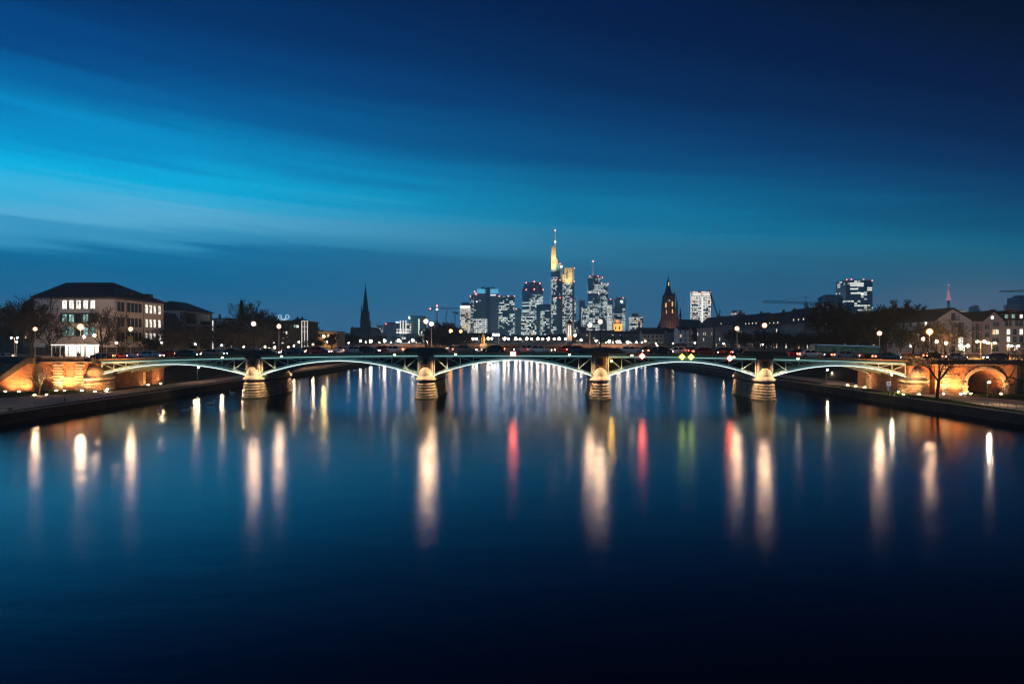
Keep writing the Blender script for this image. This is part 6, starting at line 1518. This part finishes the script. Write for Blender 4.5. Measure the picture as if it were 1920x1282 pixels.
# far right building, hazy blocks
bld('tower_block','grey stepped tower block cut by the right frame edge',1912,1940,557,700,facade('fac_y',(0.15,0.263,0.298),CO,.04,5,3.4,.7,37.0,rough=.6),18,'building',roofs=[(1917,1940,553)])
bld('tower_block','lower grey block beside the stepped tower at the right frame edge',1903,1915,571,690,facade('fac_y2',(0.25,0.3,0.36),CO,.04,5,3.4,.7,38.0,rough=.7),16,'building')
for a,b,top,lab,sd in ((1799,1810,581,'hazy distant block with a lit top seen between the gables',51.0),(1811,1822,584.5,'hazy distant block with lit floors right of the lit-top one',52.0),(1827,1831,575,'thinner hazy distant tower between the gables',53.0),(1832,1835,573,'taller hazy distant tower between the gables',54.0),(1836,1839,580,'lowest hazy distant tower between the gables',55.0)):
    bld('office_tower',lab,a,b,top,2400,facade('fac_z%d'%sd,(.10,.14,.17),(1.0,.95,.85),.5 if sd<53 else .12,9,5,1.1,sd),30)

# ------------------------------------------------------------------ cranes
def lattice(mb, p0, p1, s_, n, r_):
    p0, p1 = Vector(p0), Vector(p1); d = (p1-p0).normalized(); a = d.cross(Vector((0,1,0))); a = a.normalized() if a.length > .1 else Vector((1,0,0)); b = d.cross(a)
    cs = [(a*i+b*j)*s_ for i, j in ((-1,-1),(1,-1),(1,1),(-1,1))]
    for c in cs: mb.tube(p0+c, p1+c, r_, r_, 4)
    for i in range(n):
        q0, q1 = p0.lerp(p1,i/n), p0.lerp(p1,(i+1)/n)
        for k in range(4): mb.tube(q0+cs[k], q1+cs[(k+1)%4], r_*.7, r_*.7, 3)
def tower_crane(label, pm, ptop, pbase, pj0, pj1, pyj, pyj1, Y, apex, s_=.8, r_=.16, lit=False):
    t_ = thing('tower_crane', label, 'crane', (PX(pm,Y),Y,SZ)); q = lambda p: PX(p,Y)-PX(pm,Y); zq = lambda p: PZ(p,Y)-SZ
    mb = MB(); lattice(mb,(0,0,-.5 if pbase is None else zq(pbase)),(0,0,zq(pyj)),s_,14,r_); mb.build('mast',M['black'],t_)
    mb = MB(); lattice(mb,(q(pj0),0,zq(pyj)+s_),(q(pj1),0,zq(pyj1)+s_),s_*.8,24,r_*.8); mb.build('jib',M['black'],t_)
    mb = MB(); mb.tube((0,0,zq(pyj)),(0,0,zq(apex)),r_*1.6,r_,4); mb.tube((0,0,zq(apex)),(q(pj0+.25*(pm-pj0)),0,zq(pyj)+s_),r_*.5,r_*.5,3); mb.tube((0,0,zq(apex)),(q(pj1-.35*(pj1-pm)),0,zq(pyj1)+s_),r_*.5,r_*.5,3); mb.build('stay',M['black'],t_)
    mb = MB(); e = pj0 if abs(pm-pj0) < abs(pj1-pm) else pj1; mb.box(q(e)-2,q(e)+2,-1,1,zq(pyj)-2.2,zq(pyj)+.4); mb.build('counterweight',M['darkstone'],t_)
    if lit: beacon(t_,0,-1,zq(pyj+.5),Y*2.2,True); beacon(t_,0,-1,zq(apex),Y*1.5); beacon(t_,q(pj0),-1,zq(pyj-.5),Y*1.4)
    return t_
tower_crane('lit tower crane with red beacon above the dark tree clump',819.5,0,None,807,862,579.5,579,1000,573.5,.8,.2,True)
tower_crane('small far tower crane right of the lit crane',853,0,None,847,857,586.5,586.5,1100,585,.8,.2)
tower_crane('tower crane with long dark jib behind the riverside roofs',1511,0,None,1431,1552,567.5,571.5,420,556,.7,.14)
tower_crane('tower crane with pale jib at the right frame edge',1935,0,None,1874,1945,548.5,546.5,600,540,.8,.2)
t_ = thing('luffing_crane','dark luffing crane with steep boom beside the unfinished tower','crane',(PX(1347,1350),1350,SZ)); q = lambda p: PX(p,1350)-PX(1347,1350); zq = lambda p: PZ(p,1350)-SZ
mb = MB(); lattice(mb,(0,0,-.5),(0,0,zq(593)),1.6,16,.4); mb.box(-3,4,-2,2,zq(600),zq(592)); mb.build('mast',M['black'],t_)
mb = MB(); lattice(mb,(-1,0,zq(594)),(q(1330),0,zq(544)),.9,26,.35); mb.build('boom',M['black'],t_)
mb = MB(); lattice(mb,(1,0,zq(593)),(q(1350.5),0,zq(581)),.9,8,.3); mb.tube((q(1350.5),0,zq(581)),(q(1333),0,zq(553)),.14,.14,3); mb.build('mast_head',M['black'],t_)
t_ = thing('luffing_crane','thin slanted crane boom above the dark tree clump','crane',(PX(835,1200),1200,SZ)); q = lambda p: PX(p,1200)-PX(835,1200); zq = lambda p: PZ(p,1200)-SZ
mb = MB(); lattice(mb,(0,0,-.5),(0,0,zq(602)),.8,12,.2); mb.build('mast',M['black'],t_); mb = MB(); lattice(mb,(0,0,zq(602)),(q(839),0,zq(581)),.6,14,.25); mb.build('boom',M['redstone'],t_)

# ------------------------------------------------------------------ birds on the water
swm = None
def swan(px, py, rot, label):
    global swm
    D = 10*1280/(py-641); loc = (PX(px,D), D, 0)
    if swm is None:
        t_ = thing('swan', label, 'bird', loc, rot, 'white birds on the river'); mb = MB()
        prof = [(-.75,.02,.16),(-.6,.14,.15),(-.3,.24,.18),(0,.27,.2),(.3,.22,.19),(.48,.11,.22),(.52,.065,.36),(.50,.05,.55),(.54,.048,.68),(.62,.06,.74),(.72,.045,.72)]
        rr = []
        for i,(x_,r_,z_) in enumerate(prof):
            nrm = 1 if i < 6 else 0; n_ = 10
            rr.append([(x_+(0 if i<6 or i>8 else r_*math.cos(2*math.pi*k/n_)), r_*math.sin(2*math.pi*k/n_), z_+(r_*.8*math.cos(2*math.pi*k/n_) if i<6 or i>8 else 0)) for k in range(n_)])
        mb.rings(rr).build('body', pmat('white_feathers',(.75,.74,.72),.8,.08,4), t_, smooth=True)
        MB().tube((.74,0,.71),(.86,0,.67),.028,.012,6).build('bill', pmat('orange_bill',(.5,.18,.03),.5,.1), t_)
        mb = MB()
        for s in (-1,1): mb.rings([[(x_, s*(.18+w_*.12), z_) for x_,z_ in ((-.7+a,.22+b),(-.2+a*.3,.42+b*.3),(.25,.36),(.1,.2))] for w_,a,b in ((0,0,0),(.9,.08,-.02))])
        mb.build('wing', M['white_f'] if 'white_f' in M else bpy.data.materials['white_feathers'], t_); swm = t_; return t_
    return dup(swm, loc, rot, label)
swan(300,771,1.9,'white swan nearest the camera on the river under the left span'); swan(349,772,.3,'white swan swimming right under the left span'); swan(395,758,.5,'white swan left of the leftmost pier'); swan(435,738,2.8,'white swan farthest upstream beside the leftmost pier')
# ------------------------------------------------------------------ the evening air
hz = bpy.data.materials.new('evening_haze'); hz.use_nodes = True; t = NT(hz.node_tree)
out = t.n('ShaderNodeOutputMaterial'); pv_ = t.n('ShaderNodeVolumePrincipled')
pv_.inputs['Color'].default_value = (.60,.84,1.0,1); pv_.inputs['Density'].default_value = HAZE; pv_.inputs['Anisotropy'].default_value = .55
t.set(out.inputs['Volume'], pv_.outputs[0])
try: hz.cycles.homogeneous_volume = True
except Exception: pass
tag(MB().box(-2350,2350,-130,2700,-1.6,316).build('haze', hz), kind='stuff')
